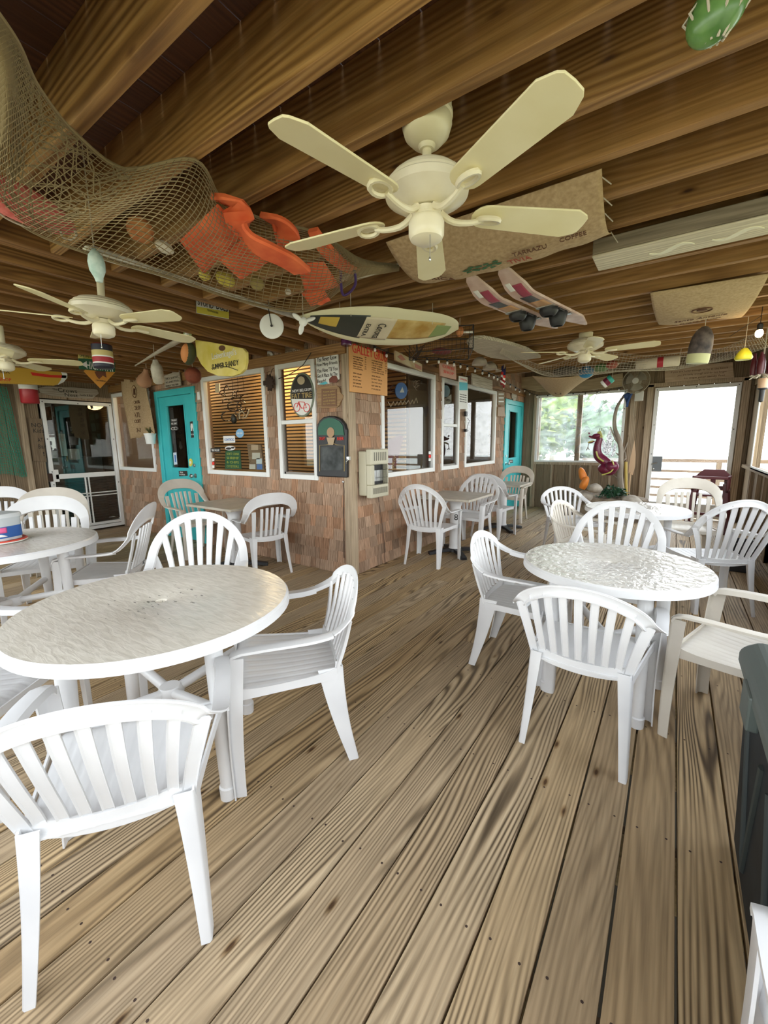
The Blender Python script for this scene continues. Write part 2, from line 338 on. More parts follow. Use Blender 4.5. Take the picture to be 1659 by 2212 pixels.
# joists of the right wing (along x)
k=-6
while True:
    y=-2.528+.2685*k
    if y>3.0: break
    if y>YF+.05:
        mb=MB(); mb.b2((.03,y-.04,HB),(XO+.1,y,HC),rnd=R3(r_)); o=struct('ceiling_joist',mb,M['joistx'],smooth=False,bevel=.002)
    k+=1
k=0
while True:
    x=-.302-.28*k
    if x<XS: break
    mb=MB(); mb.b2((x,YF,HB),(x+.04,-.02,HC),rnd=R3(r_)); struct('ceiling_joist',mb,M['joisty'],smooth=False,bevel=.002); k+=1
mb=MB(); mb.b2((0,3.0,HC),(XO,3.03,HC2)); struct('ceiling_fascia',mb,M['joistx'],smooth=False)
mb=MB(); mb.b2((-.045,YF,HB-.002),(.03,.0,HC),rnd=(.6,.2,.4)); struct('ceiling_girder',mb,M['joisty'],smooth=False,bevel=.003)
mb=MB(); mb.b2((0,0,HB-.055),(.04,YE,HB),rnd=(.8,.2,.4)); struct('trim_1',mb,M['joisty'],smooth=False,bevel=.003)
mb=MB(); mb.b2((XS,-.045,HB-.10),(0,0,HB),rnd=(.4,.2,.4)); struct('trim_2',mb,M['joistx'],smooth=False,bevel=.003)
# shingled house walls with window and door openings
def shingled(name,fr,L,ops,zt=2.5,u0=0):
    # fr maps (u,z,out). ops: list of (u0,u1,z0,z1)
    mb=MB(); rr=random.Random(hash(name)%97 if False else len(name)); row=.118; z=0; k=0
    us=sorted({u0,L,*[a for o in ops for a in o[:2]]}); zs=sorted({0,zt,*[a for o in ops for a in o[2:]]})
    for a,b in zip(us,us[1:]):
        for c,d in zip(zs,zs[1:]):
            if any(o[0]<=(a+b)/2<=o[1] and o[2]<=(c+d)/2<=o[3] for o in ops): continue
            P=[(a,c),(b,c),(b,d),(a,d)]; mb.add([fr@V((u,w,q)) for q in(-.1,0) for u,w in P],[(0,3,2,1),(4,5,6,7),(0,1,5,4),(1,2,6,5),(2,3,7,6),(3,0,4,7)],rnd=(.2,.5,.5))
    while z<zt-.02:
        u=u0+.0005
        while u<L-.01:
            w=rr.choice((.06,.075,.09,.1,.12,.14,.16)); u1=min(u+w,L); jz=rr.uniform(-.004,.004); t=rr.uniform(.014,.021)
            segs=[(u,u1)]
            for o in ops:
                if o[2]<z+row and o[3]>z+.02:
                    ns=[]
                    for a,b in segs:
                        if b<=o[0] or a>=o[1]: ns.append((a,b)); continue
                        if a<o[0]: ns.append((a,o[0]))
                        if b>o[1]: ns.append((o[1],b))
                    segs=ns
            c=(rr.random(),rr.random(),rr.random())
            for a,b in segs:
                if b-a<.012: continue
                za=max(z+jz,0); zb=z+row+.02
                for o in ops:
                    if a<o[1] and b>o[0]:
                        if o[3]>za and o[3]<zb: za=o[3]
                        if o[2]<zb and o[2]>za: zb=o[2]
                if zb-za<.01: continue
                P=[(a+.0016,za,t),(b-.0016,za,t),(b-.0016,zb,.001),(a+.0016,zb,.001),(a+.0016,za,0),(b-.0016,za,0)]
                mb.add([fr@V(p) for p in P],[(0,1,2,3),(4,5,1,0),(4,0,3),(1,5,2)],rnd=c)
            u=u1
        z+=row; k+=1
    return struct(name,mb,M['shingle'],smooth=False)
def wf(w,o=(0,0,0)): return frame(o,w['r'],(0,0,1))
FL=wf(WL); FR=wf(WR); FE=wf(WE,(0,YE,0)); FS=wf(WS,(XS,0,0))
s_=.871
LW=[(-2.40,-1.185,.97,2.18),(-1.0,-.42,.965,2.185),(-4.91,-3.73,.95,2.16)]
LD=(-3.575,-2.56,0,2.095)
RW=[(.51,1.72,.965,2.19),(1.915,2.47,.965,2.185),(2.685,3.965,.965,2.19)]
RD=(4.44,5.53,0,2.11)
# the house occupies x<0,y>0 : left wall u from XS to 0, right wall u from 0 to YE
def offs(fr): return fr
shingled('wall_left',FL,-.065,LW+[LD],u0=XS)
shingled('wall_right',FR,YE,RW+[RD],u0=.065,zt=2.76)
# corner boards
mb=MB(); mb.b2((-.07,-.022,0),(.0,.0,HB),rnd=(.5,.2,.5)); mb.b2((-.0,-.022,0),(.022,.07,HB),rnd=(.8,.3,.2)); struct('trim_3',mb,M['trim'],smooth=False,bevel=.002)
# window builder ---------------------------------------------------------------
def window(n,fr,op,kind='pic',fw=.052):
    u0,u1,z0,z1=op; mb=MB(); 
    def bar(a,b,c,d,q0=-.03,q1=.028): mb.add([fr@V((u,w,q)) for q in(q0,q1) for u,w in ((a,c),(b,c),(b,d),(a,d))],[(0,3,2,1),(4,5,6,7),(0,1,5,4),(1,2,6,5),(2,3,7,6),(3,0,4,7)])
    bar(u0,u0+fw,z0,z1); bar(u1-fw,u1,z0,z1); bar(u0+fw,u1-fw,z1-fw,z1); bar(u0+fw,u1-fw,z0,z0+fw)
    if kind=='hung':
        zm=(z0+z1)/2+.0; bar(u0+fw,u1-fw,zm-.02,zm+.022,-.03,.018)
    root=tag(bpy.data.objects.new('window_%d'%n,None),kind='structure'); COL.objects.link(root); root.location=fr@V(((u0+u1)/2,z0,0))
    inv=Matrix.Translation(-root.location)
    build('window_frame',mb.xf(inv),M['white'],root,smooth=False,bevel=.004)
    if kind=='hung':
        mb=MB(); 
        def bar2(a,b,c,d,q0=-.02,q1=.006): mb.add([fr@V((u,w,q)) for q in(q0,q1) for u,w in ((a,c),(b,c),(b,d),(a,d))],[(0,3,2,1),(4,5,6,7),(0,1,5,4),(1,2,6,5),(2,3,7,6),(3,0,4,7)])
        a,b,c,d=u0+fw,u1-fw,z0+fw,(z0+z1)/2-.02; t=.022
        bar2(a,a+t,c,d); bar2(b-t,b,c,d); bar2(a,b,c,c+t)
        build('window_screen_frame',mb.xf(inv),cmat('grey_sash',(.25,.23,.2),.5),root,smooth=False)
    mb=MB(); mb.add([fr@V((u,w,-.01)) for u,w in ((u0+fw,z0+fw),(u1-fw,z0+fw),(u1-fw,z1-fw),(u0+fw,z1-fw))],[(0,1,2,3)])
    build('pane',mb.xf(inv),M['glass'],root,smooth=False)
    return root
window(1,FL,LW[0]); window(2,FL,LW[1],'hung'); window(3,FL,LW[2])
window(4,FR,RW[0]); window(5,FR,RW[1],'hung'); window(6,FR,RW[2])
# house interior: back wall of slatted blinds, floor and ceiling of the dining room
mb=MB()
for i in range(49):
    z=.05+i*.05; mb.b2((XS+.2,1.22,z),(-.12,1.235,z+.03),rnd=(.5,.5,.5))
struct('wall_room_blinds',mb,cmat('wood_blind',(.62,.38,.17),.5),smooth=False)
mb=MB(); mb.b2((XS+.2,1.28,0),(-.12,1.31,2.5)); struct('wall_room_divider',mb,cmat('divider_brown',(.10,.055,.03),.8),smooth=False)
mb=MB(); mb.b2((-1.65,1.32,0),(-1.6,YE,2.5)); mb.b2((XS,YE,0),(-.1,YE+.1,2.5)); mb.b2((XS-.1,.05,0),(XS,YE,2.5))
struct('wall_room_back',mb,cmat('room_wall',(.25,.2,.17),.8),smooth=False)
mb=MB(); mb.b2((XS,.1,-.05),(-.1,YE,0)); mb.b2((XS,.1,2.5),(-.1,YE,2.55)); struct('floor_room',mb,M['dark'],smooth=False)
# teal doors -------------------------------------------------------------------
def teal_door(n,fr,op,gl,knob_left=False):
    u0,u1,z0,z1=op; root=tag(bpy.data.objects.new('door_%d'%n,None),kind='structure'); COL.objects.link(root); root.location=fr@V(((u0+u1)/2,0,0)); inv=Matrix.Translation(-root.location)
    def bars(mb,L):
        for a,b,c,d,q0,q1 in L: mb.add([fr@V((u,w,q)) for q in(q0,q1) for u,w in ((a,c),(b,c),(b,d),(a,d))],[(0,3,2,1),(4,5,6,7),(0,1,5,4),(1,2,6,5),(2,3,7,6),(3,0,4,7)])
        return mb
    f=.085
    build('door_frame',bars(MB(),[(u0,u0+f,0,z1,-.05,.03),(u1-f,u1,0,z1,-.05,.03),(u0+f,u1-f,z1-f,z1,-.05,.03)]).xf(inv),M['teal'],root,smooth=False,bevel=.004)
    a,b,c,d=gl; U0,U1,Z1=u0+f+.004,u1-f-.004,z1-f-.004
    L=[(U0,a,.01,Z1,-.03,.008),(b,U1,.01,Z1,-.03,.008),(a,b,.01,c,-.03,.008),(a,b,d,Z1,-.03,.008)]
    L+=[(a-.02,b+.02,d,d+.02,.008,.016),(a-.02,b+.02,c-.02,c,.008,.016),(a-.02,a,c,d,.008,.016),(b,b+.02,c,d,.008,.016)]
    L+=[(U0+.14,U1-.14,.16,.165,.008,.013),(U0+.14,U1-.14,.72,.725,.008,.013),(U0+.14,U0+.145,.16,.72,.008,.013),(U1-.145,U1-.14,.16,.72,.008,.013)]
    build('door_leaf',bars(MB(),L).xf(inv),M['teal'],root,smooth=False,bevel=.002)
    build('pane',bars(MB(),[(a,b,c,d,-.012,-.008)]).xf(inv),M['glass'],root,smooth=False)
    ku=(U0+.07) if knob_left else (U1-.07)
    mb=MB(); mx=(inv@fr); mb.lathe([(.03,0),(.03,.006),(.012,.01),(.012,.04),(.026,.05),(.03,.065),(.02,.078),(.001,.08)],n=20); mb.xf(mx@Matrix.Translation((ku,.93,.008)))
    build('door_knob',mb,M['metal'],root)
    mb=MB(); mb.lathe([(.024,0),(.024,.012),(.02,.016),(.001,.016)],n=16); mb.xf(mx@Matrix.Translation((ku,1.07,.008))); build('deadbolt',mb,M['metal'],root)
    return root,inv
d1,inv1=teal_door(1,FL,LD,(-3.30,-2.86,1.03,1.88)); d2,inv2=teal_door(2,FR,RD,(4.72,5.2,1.03,1.9),True)
# left end wall (faces +x): battened boards, holds the white screen door
mb=MB(); y=-1.2
while y>YF: mb.b2((XS-.03,y-.16,0),(XS,y-.003,HC),rnd=R3(r_)); y-=.163
mb.b2((XS-.03,-1.2,0),(XS,-.99,HC),rnd=R3(r_)); mb.b2((XS-.03,-.99,2.03),(XS,0,HC),rnd=R3(r_))
struct('wall_left_end',mb,M['panel'],smooth=False,bevel=.002)
mb=MB(); mb.b2((XS,-1.23,0),(XS+.05,-1.16,HB),rnd=(.9,.2,.3)); mb.b2((XS,-.03,0),(XS+.04,0,HB),rnd=(.1,.9,.3)); mb.b2((XS,-1.0,2.03),(XS+.03,-.03,2.1),rnd=(.1,.9,.3)); struct('trim_4',mb,M['trim'],smooth=False,bevel=.002)
# end wall (y=YE): boards, window opening with vinyl, door with clear vinyl
WIN=(.27,1.83,.93,2.22); DOR=(2.25,3.395,0.02,2.225)
mb=MB(); x=0.0
def seg(x0,x1,z0,z1):
    mb.b2((x0,YE,z0),(x1-.004,YE+.03,z1),rnd=R3(r_))
x=0.02
while x<XO:
    x1=min(x+.2,XO)
    if x1<=WIN[0] or (x>=WIN[1] and x1<=DOR[0]) or x>=DOR[1]: seg(x,x1,0,HC2)
    else:
        for b in (WIN[0],WIN[1],DOR[0],DOR[1]):
            if x<b<x1: x1=b
        if x>=WIN[0] and x<WIN[1]: seg(x,x1,0,WIN[2]); seg(x,x1,WIN[3],HC2)
        elif x>=DOR[0] and x<DOR[1]: seg(x,x1,DOR[3],HC2)
        else: seg(x,x1,0,HC2)
    x=x1
for a,b,c,d in ((-.05,.27,0,HC2),(.27,1.83,0,.9),(.27,1.83,2.24,HC2),(1.83,2.25,0,HC2),(2.25,3.395,2.24,HC2),(3.395,XO+.1,0,HC2)): mb.b2((a,YE+.03,c),(b,YE+.05,d))
struct('wall_far_end',mb,M['panel'],smooth=False,bevel=.002)
mb=MB()
for xx in (.29,.62,.97,1.32,1.66): mb.b2((xx-.02,YE-.018,0),(xx+.02,YE,.9),rnd=R3(r_))
mb.b2((.22,YE-.04,.0),(.27,YE,2.25),rnd=R3(r_)); mb.b2((.26,YE-.03,.88),(1.87,YE,.93),rnd=R3(r_))
mb.b2((2.14,YE-.05,0),(2.23,YE,HB),rnd=R3(r_)); mb.b2((3.41,YE-.05,0),(3.5,YE,HB),rnd=R3(r_)); mb.b2((2.14,YE-.05,2.24),(3.5,YE,2.30),rnd=R3(r_)); mb.b2((1.9,YE-.05,0),(2.0,YE,HB),rnd=R3(r_))
struct('trim_5',mb,M['trim'],smooth=False,bevel=.002)
def ring(mb,fr,u0,u1,z0,z1,w,q0,q1,bot=True):
    L=[(u0,u0+w,z0,z1),(u1-w,u1,z0,z1),(u0+w,u1-w,z1-w,z1)]+([(u0+w,u1-w,z0,z0+w)] if bot else [])
    for a,b,c,d in L: mb.add([fr@V((u,q_,q)) for q in(q0,q1) for u,q_ in ((a,c),(b,c),(b,d),(a,d))],[(0,3,2,1),(4,5,6,7),(0,1,5,4),(1,2,6,5),(2,3,7,6),(3,0,4,7)])
    return mb
def bolts(mb,fr,L,q=.02):
    for u,z in L: mb.ell(fr@V((u,z,q)),(.008,.008,.008),n=8,m=6)
    return mb
root=tag(bpy.data.objects.new('window_7',None),kind='structure'); COL.objects.link(root); root.location=(0,YE,0); iv=Matrix.Translation((0,-YE,0))
build('window_frame',ring(MB(),FE,.27,1.83,.92,2.235,.045,-.02,.012).xf(iv),M['white'],root,smooth=False,bevel=.003)
mb=MB(); mb.b2((1.02,YE+.0,.93),(1.11,YE+.05,2.22)); mb.b2((.3,YE+.02,.95),(.35,YE+.05,2.2)); mb.xf(iv); build('mullion',mb,M['trim'],root,smooth=False)
build('bolt_heads',bolts(MB(),FE,[(.32,2.2),(.7,2.21),(1.05,2.2),(1.4,2.21),(1.8,2.2),(1.81,1.9),(1.81,1.5),(.3,1.6)]).xf(iv),M['black'],root)
mb=MB(); mb.grid(lambda u,v:(.29+1.52*u,YE-.004+.006*math.sin(17*u+5*v),.94+1.27*v),30,20); mb.xf(iv); build('vinyl_film',mb,M['film'],root)
root=tag(bpy.data.objects.new('door_4',None),kind='structure'); COL.objects.link(root); root.location=(2.82,YE,0); iv=Matrix.Translation((-2.82,-YE,0))
mb=ring(MB(),FE,2.25,3.395,.02,2.225,.06,-.02,.016); mb.b2((2.25,YE-.01,.1),(3.39,YE+.02,.26)); mb.xf(iv); build('door_frame',mb,M['white'],root,smooth=False,bevel=.003)
mb=MB(); mb.grid(lambda u,v:(2.29+1.06*u,YE-.002+.005*math.sin(9*u+4*v),.2+1.99*v),16,20); mb.xf(iv); build('vinyl_film',mb,M['filmc'],root)
build('bolt_heads',bolts(MB(),FE,[(2.28,2.19),(2.82,2.2),(3.36,2.19),(3.36,1.5),(2.28,1.6),(2.28,1.1)]).xf(iv),M['black'],root)
mb=MB(); mb.b2((2.31,YE-.03,.80),(2.45,YE-.018,1.06)); mb.xf(iv); o=build('latch_plate',mb,cmat('grey_board',(.2,.22,.23),.7),root,smooth=False)
mb=MB(); mb.tube([(2.30,YE-.05,.92),(2.34,YE-.06,.94),(2.38,YE-.05,.95)],.012,8); mb.ell((2.33,YE-.04,.84),(.02,.012,.02)); mb.xf(iv); build('latch',mb,M['metal'],root)
# screen door in the left end wall
root=tag(bpy.data.objects.new('door_3',None),kind='structure'); COL.objects.link(root); root.location=(XS,-.5,0); iv=Matrix.Translation((-XS,.5,0))
mb=ring(MB(),FS,-.965,-.035,.03,2.015,.05,-.01,.035)
def fb(mb,fr,u0,u1,z0,z1,q0,q1,mi=0,rnd=None): mb.add([fr@V((u,w,q)) for q in(q0,q1) for u,w in ((u0,z0),(u1,z0),(u1,z1),(u0,z1))],[(0,3,2,1),(4,5,6,7),(0,1,5,4),(1,2,6,5),(2,3,7,6),(3,0,4,7)],mi,rnd); return mb
for a in [(-.9,-.09,.86,.93),(-.91,-.09,.09,.13),(-.9,-.09,.555,.57),(-.9,-.09,.60,.615),(-.53,-.515,.13,.86),(-.485,-.47,.13,.86),(-.92,-.86,.82,1.0)]: fb(mb,FS,*a,.0,.03)
mb.xf(iv); build('door_frame',mb,M['white'],root,smooth=False,bevel=.002)
mb=MB(); fb(mb,FS,-.92,-.08,.08,1.97,-.004,-.002); mb.xf(iv); build('screen_mesh',mb,M['glass'],root,smooth=False)
mb=MB()
for i in range(18): fb(mb,FS,-.9,-.09,.1+i*.042,.125+i*.042,-.05,-.03)
mb.xf(iv); build('inner_louvre',mb,cmat('dark_louvre',(.02,.018,.02),.5),root,smooth=False)
mb=MB(); fb(mb,FS,-.99,-.94,.83,.95,.0,.04); mb.xf(iv); build('latch',mb,M['rust'],root,smooth=False)
build('bolt_heads',bolts(MB(),FS,[(-.94,1.98),(-.5,1.98),(-.06,1.98),(-.94,1.45),(-.06,1.45),(-.06,.75),(-.94,.97),(-.94,.78)],.038).xf(iv),M['black'],root)
# dark utility space seen through the screen
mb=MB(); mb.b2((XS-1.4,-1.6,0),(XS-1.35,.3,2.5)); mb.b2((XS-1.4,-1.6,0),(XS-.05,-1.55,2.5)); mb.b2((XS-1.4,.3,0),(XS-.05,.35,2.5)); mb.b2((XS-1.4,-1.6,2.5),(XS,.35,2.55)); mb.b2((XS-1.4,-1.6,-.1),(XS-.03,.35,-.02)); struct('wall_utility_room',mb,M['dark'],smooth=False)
mb=MB(); mb.b2((XS-1.2,-.95,0),(XS-.9,.1,1.15)); struct('wall_utility_counter',mb,cmat('steel_dull',(.14,.16,.17),.4,metal=.5),smooth=False)
mb=MB(); mb.b2((XS-.8,-.55,1.18),(XS-.74,-.46,1.55)); mb.b2((XS-.8,-.46,1.12),(XS-.7,-.3,1.3)); tag(build('wall_telephone',mb,cmat('dingy_white',(.5,.5,.45),.5),smooth=False,bevel=.01),'pale wall box seen dimly through the white screen door','wall box')
# outer long wall x=XO : knee wall, posts, open vinyl bays
BAYS=[(-3.95,-2.35),(-2.2,-.6),(-.45,1.1),(1.25,2.8),(2.95,4.55)]
mb=MB(); y=YF
while y<YE:
    y1=min(y+.19,YE); mb.b2((XO,y,0),(XO+.03,y1-.004,.92),rnd=R3(r_)); y=y1
mb.b2((XO,4.55,.92),(XO+.03,YE,HC2),rnd=(.3,.4,.5)); mb.b2((XO-.02,YF,2.16),(XO+.04,YE,HC2),rnd=(.4,.4,.5)); mb.b2((XO-.05,YF,.9),(XO+.05,YE,.95),rnd=(.7,.4,.5))
for a,b in zip([YF]+[q[1] for q in BAYS],[q[0] for q in BAYS]+[4.6]): mb.b2((XO-.04,a,0),(XO+.05,b,HC),rnd=R3(r_))
for yy in (1.3,1.85,2.45,2.8,3.4,3.9,4.6): mb.b2((XO-.045,yy,0),(XO,yy+.05,.9),rnd=R3(r_))
mb.b2((XO+.03,YF,-.1),(XO+.05,YE+.1,.92)); mb.b2((XO+.03,4.55,.9),(XO+.05,YE+.1,HC2))
struct('wall_outer',mb,M['panel'],smooth=False,bevel=.002)
mb=MB(); x=XS
while x<XO:
    x1=min(x+.19,XO); mb.b2((x,YF-.03,0),(x1-.004,YF,.8),rnd=R3(r_)); x=x1
mb.b2((XS,YF-.04,2.2),(XO,YF+.02,HC))
for a in (XS,-3.3,-1.6,.1,1.8,3.5): mb.b2((a,YF-.05,0),(a+.09,YF+.03,HC),rnd=R3(r_))
struct('wall_front',mb,M['panelx'],smooth=False)
for i,(a,b) in enumerate(BAYS):
    root=tag(bpy.data.objects.new('window_%d'%(8+i),None),kind='structure'); COL.objects.link(root); root.location=(XO,(a+b)/2,0); iv=Matrix.Translation((-XO,-(a+b)/2,0))
    FO=frame((XO-.045,0,0),(0,-1,0),(0,0,1)); mb=MB(); mb.b2((XO-.05,a-.04,.93),(XO-.04,a+.03,2.2)); mb.b2((XO-.05,b-.03,.93),(XO-.04,b+.04,2.2)); mb.b2((XO-.05,a,2.13),(XO-.04,b,2.2)); mb.b2((XO-.05,a,.93),(XO-.04,b,.97)); mb.xf(iv)
    build('window_frame',mb,M['white'],root,smooth=False)
# ================================================================= OUTSIDE
mb=MB(); mb.b2((-40,-40,-1.0),(60,12.9,-.9)); tag(build('marsh_grass',mb,mat('marsh',(.2,.3,.08),.9,build=noisy((.20,.19,.09),(.36,.34,.18),.5,6)),smooth=False),kind='stuff')
mb=MB(); mb.b2((-40,13,-.93),(70,60,-.86)); tag(build('sound_water',mb,mat('water',(.25,.42,.42),.15,build=noisy((.2,.36,.34),(.42,.55,.5),.3,4,(1,6,1))),smooth=False),kind='stuff')
mb=MB(); x=2.0
while x<7: mb.b2((x,YE+.1,-.1),(x+.14,YE+2.4,-.06),rnd=R3(r_)); x+=.15
struct('outside_deck',mb,M['deck'],smooth=False)
rt=thing('deck_railing','weathered grey deck railing seen outside the clear far door','railing',(3,YE+2.3,0))
mb=MB(); mb.b2((-2.2,-.05,.86),(4,.06,.93)); build('top_rail',mb,M['panelx'],rt,smooth=False)
for z in (.1,.28,.46,.64): mb=MB(); mb.b2((-2.2,-.02,z),(4,.02,z+.05)); build('rail',mb,M['panelx'],rt,smooth=False)
for x in (-.9,.35,1.6): mb=MB(); mb.b2((x,-.05,-.9),(x+.09,.04,.86)); build('post',mb,M['panel'],rt,smooth=False)
def tree(x,y,z,r,col,lab):
    rr=random.Random(int(x*31+y)); t=thing('tree',lab,'tree',(x,y,-.9),group='trees outside the hazy far window'); mb=MB()
    for i in range(340):
        a=rr.uniform(0,2*PI); e=math.asin(rr.uniform(-1,1)); q=r*rr.uniform(.7,1.05); p=V((q*math.cos(a)*math.cos(e),q*math.sin(a)*math.cos(e),z+.9+q*math.sin(e)*.9)); s=r*.11
        rot=Matrix.Rotation(rr.uniform(0,6),3,V((rr.random(),rr.random(),rr.random()+.1)).normalized())
        mb.add([p+rot@V(c)*s for c in ((-1,-.5,0),(1,-.5,.1),(1,.6,0),(-.8,.5,.15))],[(0,1,2,3)])
    mb.ell((0,0,z+.9),(r*.72,r*.72,r*.7),n=14,m=8); build('foliage',mb,col,t,smooth=False)
    mb=MB(); mb.tube([(0,0,0),(.05,0,z*.5+.4),(0,.05,z+.9)],.09,8); build('trunk',mb,M['trim'],t)
g1=mat('leaf_yellow_green',(.25,.36,.05),.8,build=noisy((.09,.15,.015),(.22,.27,.04),3,3)); g2=mat('leaf_green',(.1,.2,.05),.8,build=noisy((.03,.08,.02),(.09,.16,.04),3,3))
TL=['yellow-green tree outside the far window, nearest its left edge','dark green tree low outside the middle of the far window','yellow-green tree outside the far window behind the mullion','green tree outside the right part of the far window','tall yellow-green tree farthest left outside the far window']
for (x,y,z,r),g,l in zip([(-1.1,9.3,1.5,1.05),(.95,9.5,1.45,1.0),(-.9,12.0,2.2,1.4),(1.25,12.3,.6,.6),(-4.0,11,2.2,1.3)],[g1,g2,g1,g2,g1],TL): tree(x,y,z,r,g,l)
# ================================================================= CHAIRS
def chair_proto(kind,m,name='plastic_armchair'):
    HZ={'low':.79,'high':.92,'wide':.875}[kind]; SW={'low':.262,'high':.272,'wide':.265}[kind]; BW={'low':.046,'high':.05,'wide':.105}[kind]
    root=bpy.data.objects.new(name,None); COL.objects.link(root)
    def yb(x,z): 
        t=max(z-.40,0)/.42; return -.185-.125*t**1.25+.5*x*x
    # right half path: foot of arm (front) -> arm -> shoulder -> crown
    ex={'low':2.0,'high':2.0,'wide':2.6}[kind]; zs={'low':.60,'high':.62,'wide':.63}[kind]
    arch=[]
    for i in range(13):
        a=PI/2*i/12; c,s_=math.cos(a),math.sin(a); xx=SW*abs(c)**(2/ex); zz=zs+(HZ-BW*.5-zs)*abs(s_)**(2/ex)
        arch.append((xx,zz))
    P=[V((.268,.19,.598)),V((.274,.10,.604)),V((.275,0,.606)),V((.274,-.09,.610)),V((.272,-.16,.625))]
    A=[V((x,yb(x,z),z)) for x,z in arch if z>zs+.05 or x<SW*.8]
    nA=len(A); armN=[V((0,.0,1))]*3+[V((0,.25,1)),V((0,.6,.9))]; archN=[V((0,1,.25))]*nA
    archN[0]=V((0,.9,.5)); full=P+A; NN=armN+archN
    # resample
    n=44; pts=[crom(full,i/n) for i in range(n+1)]; nr=[crom(NN,i/n) for i in range(n+1)]
    ka=int(n*4.0/(len(full)-1))
    def prof(wi,wo,d1,d2,t=.006,cr=.004): return [(-wi,-d2),(-wi,0),(-wi/2+wo/2,cr),(wo,0),(wo+.25*d1,-d1),(wo+.25*d1-t,-d1),(wo-t,-t),((wo-wi)/2,cr-t),(-wi+t,-t),(-wi+t,-d2)]
    def halfarch(sgn):
        out=[]
        return [V((p.x*sgn,p.y,p.z)) for p in pts],[V((q.x*sgn,q.y,q.z)) for q in nr]
    # arch (both halves joined)
    R=pts[ka:]; Rn=nr[ka:]; Lp=[V((-p.x,p.y,p.z)) for p in R[:-1]]; Ln=[V((-q.x,q.y,q.z)) for q in Rn[:-1]]
    ap=R+Lp[::-1]; an=Rn+Ln[::-1]; na=len(ap)
    def aprof(t):
        w=math.sin(PI*t)**.8 if 0<t<1 else 0
        wi=.024+(BW-.024)*w if kind=='wide' else .024+(BW*.5-.024)*w+.004
        wi=.024+(BW-.03)*w if kind=='wide' else BW*.5
        return prof(wi,.022,.016,.005)
    mb=MB(); mb.sweep(ap,an,aprof)
    # slats
    ns={'low':7,'high':7,'wide':5}[kind]; zb=.44
    bot={'low':.049,'high':.047,'wide':.052}[kind]; fan={'low':.060,'high':.068,'wide':.056}[kind]; sw={'low':.030,'high':.031,'wide':.030}[kind]
    def ztop(x):
        c=min(abs(x)/(SW),.98); return zs+(HZ-BW*.5-zs)*(1-c**ex)**(1/ex)-(BW*.62 if kind=='wide' else .012)
    def slat(xb,xt,w0,w1,z0=zb):
        zt=ztop(xt); L=[]
        for i in range(9):
            t=i/8; z=z0+(zt-z0)*t; x=xb+(xt-xb)*(t**1.3); L.append(V((x,yb(x,z)-.010*math.sin(PI*t),z)))
        mb.sweep(L,V((0,1,.2)),lambda t:[(-(w0+(w1-w0)*t)/2,-.002),(-(w0+(w1-w0)*t)/2+.004,.004),((w0+(w1-w0)*t)/2-.004,.004),((w0+(w1-w0)*t)/2,-.002),((w0+(w1-w0)*t)/2,-.008),((w0+(w1-w0)*t)/2-.004,-.003),(-(w0+(w1-w0)*t)/2+.004,-.003),(-(w0+(w1-w0)*t)/2,-.008)])
    for i in range(ns):
        k=i-(ns-1)/2; slat(k*bot,k*fan*(1 if kind!='high' else 1.0),sw*(.92),sw*(1.28 if kind=='high' else 1.05))
    for sg in(-1,1):
        xe=.180; xt={'low':.238,'high':.262,'wide':.19}[kind]*sg; slat(xe*sg,xt,.034,.04 if kind!='wide' else .045,.395)
    # lower cross band
    L=[V((x,yb(x,.42)-.001,.425-.02*(1-(x/.19)**2))) for x in [(-.19+.38*i/14) for i in range(15)]]
    mb.sweep(L,V((0,1,.1)),[(-.028,-.005),(-.028,.003),(.028,.003),(.028,-.005)])
    build('backrest',mb,m,root,angle=50)
    # arms
    for sg in(1,-1):
        q=[V((p.x*sg,p.y,p.z)) for p in pts[:ka+1]]; qn=[V((w.x*sg,w.y,w.z)) for w in nr[:ka+1]]
        mb=MB(); pr=prof(.024,.022,.024,.010)
        if sg<0: pr=[(-u,v) for u,v in pr]
        cor=[V((.262*sg,.238,.565)),V((.265*sg,.225,.588))]; q=[cor[0],cor[1]]+q; qn=[V((0,1,.3)),V((0,.75,.7))]+qn
        mb.sweep(q,qn,pr); build('armrest',mb,m,root,angle=50)
        # front leg: L channel with rounded outer corner
        S_=[]
        for i in range(9):
            t=i/8; z=.575*(1-t); cx=.284-.006*t-.008*math.sin(PI*t); cy=.242+.012*math.sin(PI*t*.8)-.0*t; wx=.048-.006*t; wy=.060-.016*t
            th=.005; L=[(-wx,0),(-.014,0),(-.004,-.004),(0,-.014),(0.001,-wy),(-th,-wy),(-th-.001,-.016),(-.015,-th-.001),(-wx,-th)]
            S_.append([V(((cx+a)*sg,cy+b,z)) for a,b in L])
        k=9; vs=[p for s2 in S_ for p in s2]; fs=[(i*k+j,i*k+(j+1)%k,(i+1)*k+(j+1)%k,(i+1)*k+j) for i in range(8) for j in range(k)]+[tuple(range(k)),tuple(8*k+j for j in range(k))]
        build('front_leg',MB().add(vs,fs),m,root,angle=50)
        S_=[]
        for i in range(9):
            t=i/8; z=.43*(1-t); cx=.196+.018*t; cy=-.2-.055*t+.012*math.sin(PI*t); wx=.05*(1-t)+.028*t; wy=.105*(1-t)**1.1+.042*t; th=.005
            L=[(-wx,0),(-.006,-.001),(0,.004),(0.002,wy),(-th,wy),(-th,.008),(-.008,th),(-wx,th)]
            S_.append([V(((cx+a)*sg,cy+b,z)) for a,b in L])
        k=8; vs=[p for s2 in S_ for p in s2]; fs=[(i*k+j,i*k+(j+1)%k,(i+1)*k+(j+1)%k,(i+1)*k+j) for i in range(8) for j in range(k)]+[tuple(range(k)),tuple(8*k+j for j in range(k))]
        build('rear_leg',MB().add(vs,fs),m,root,angle=50)
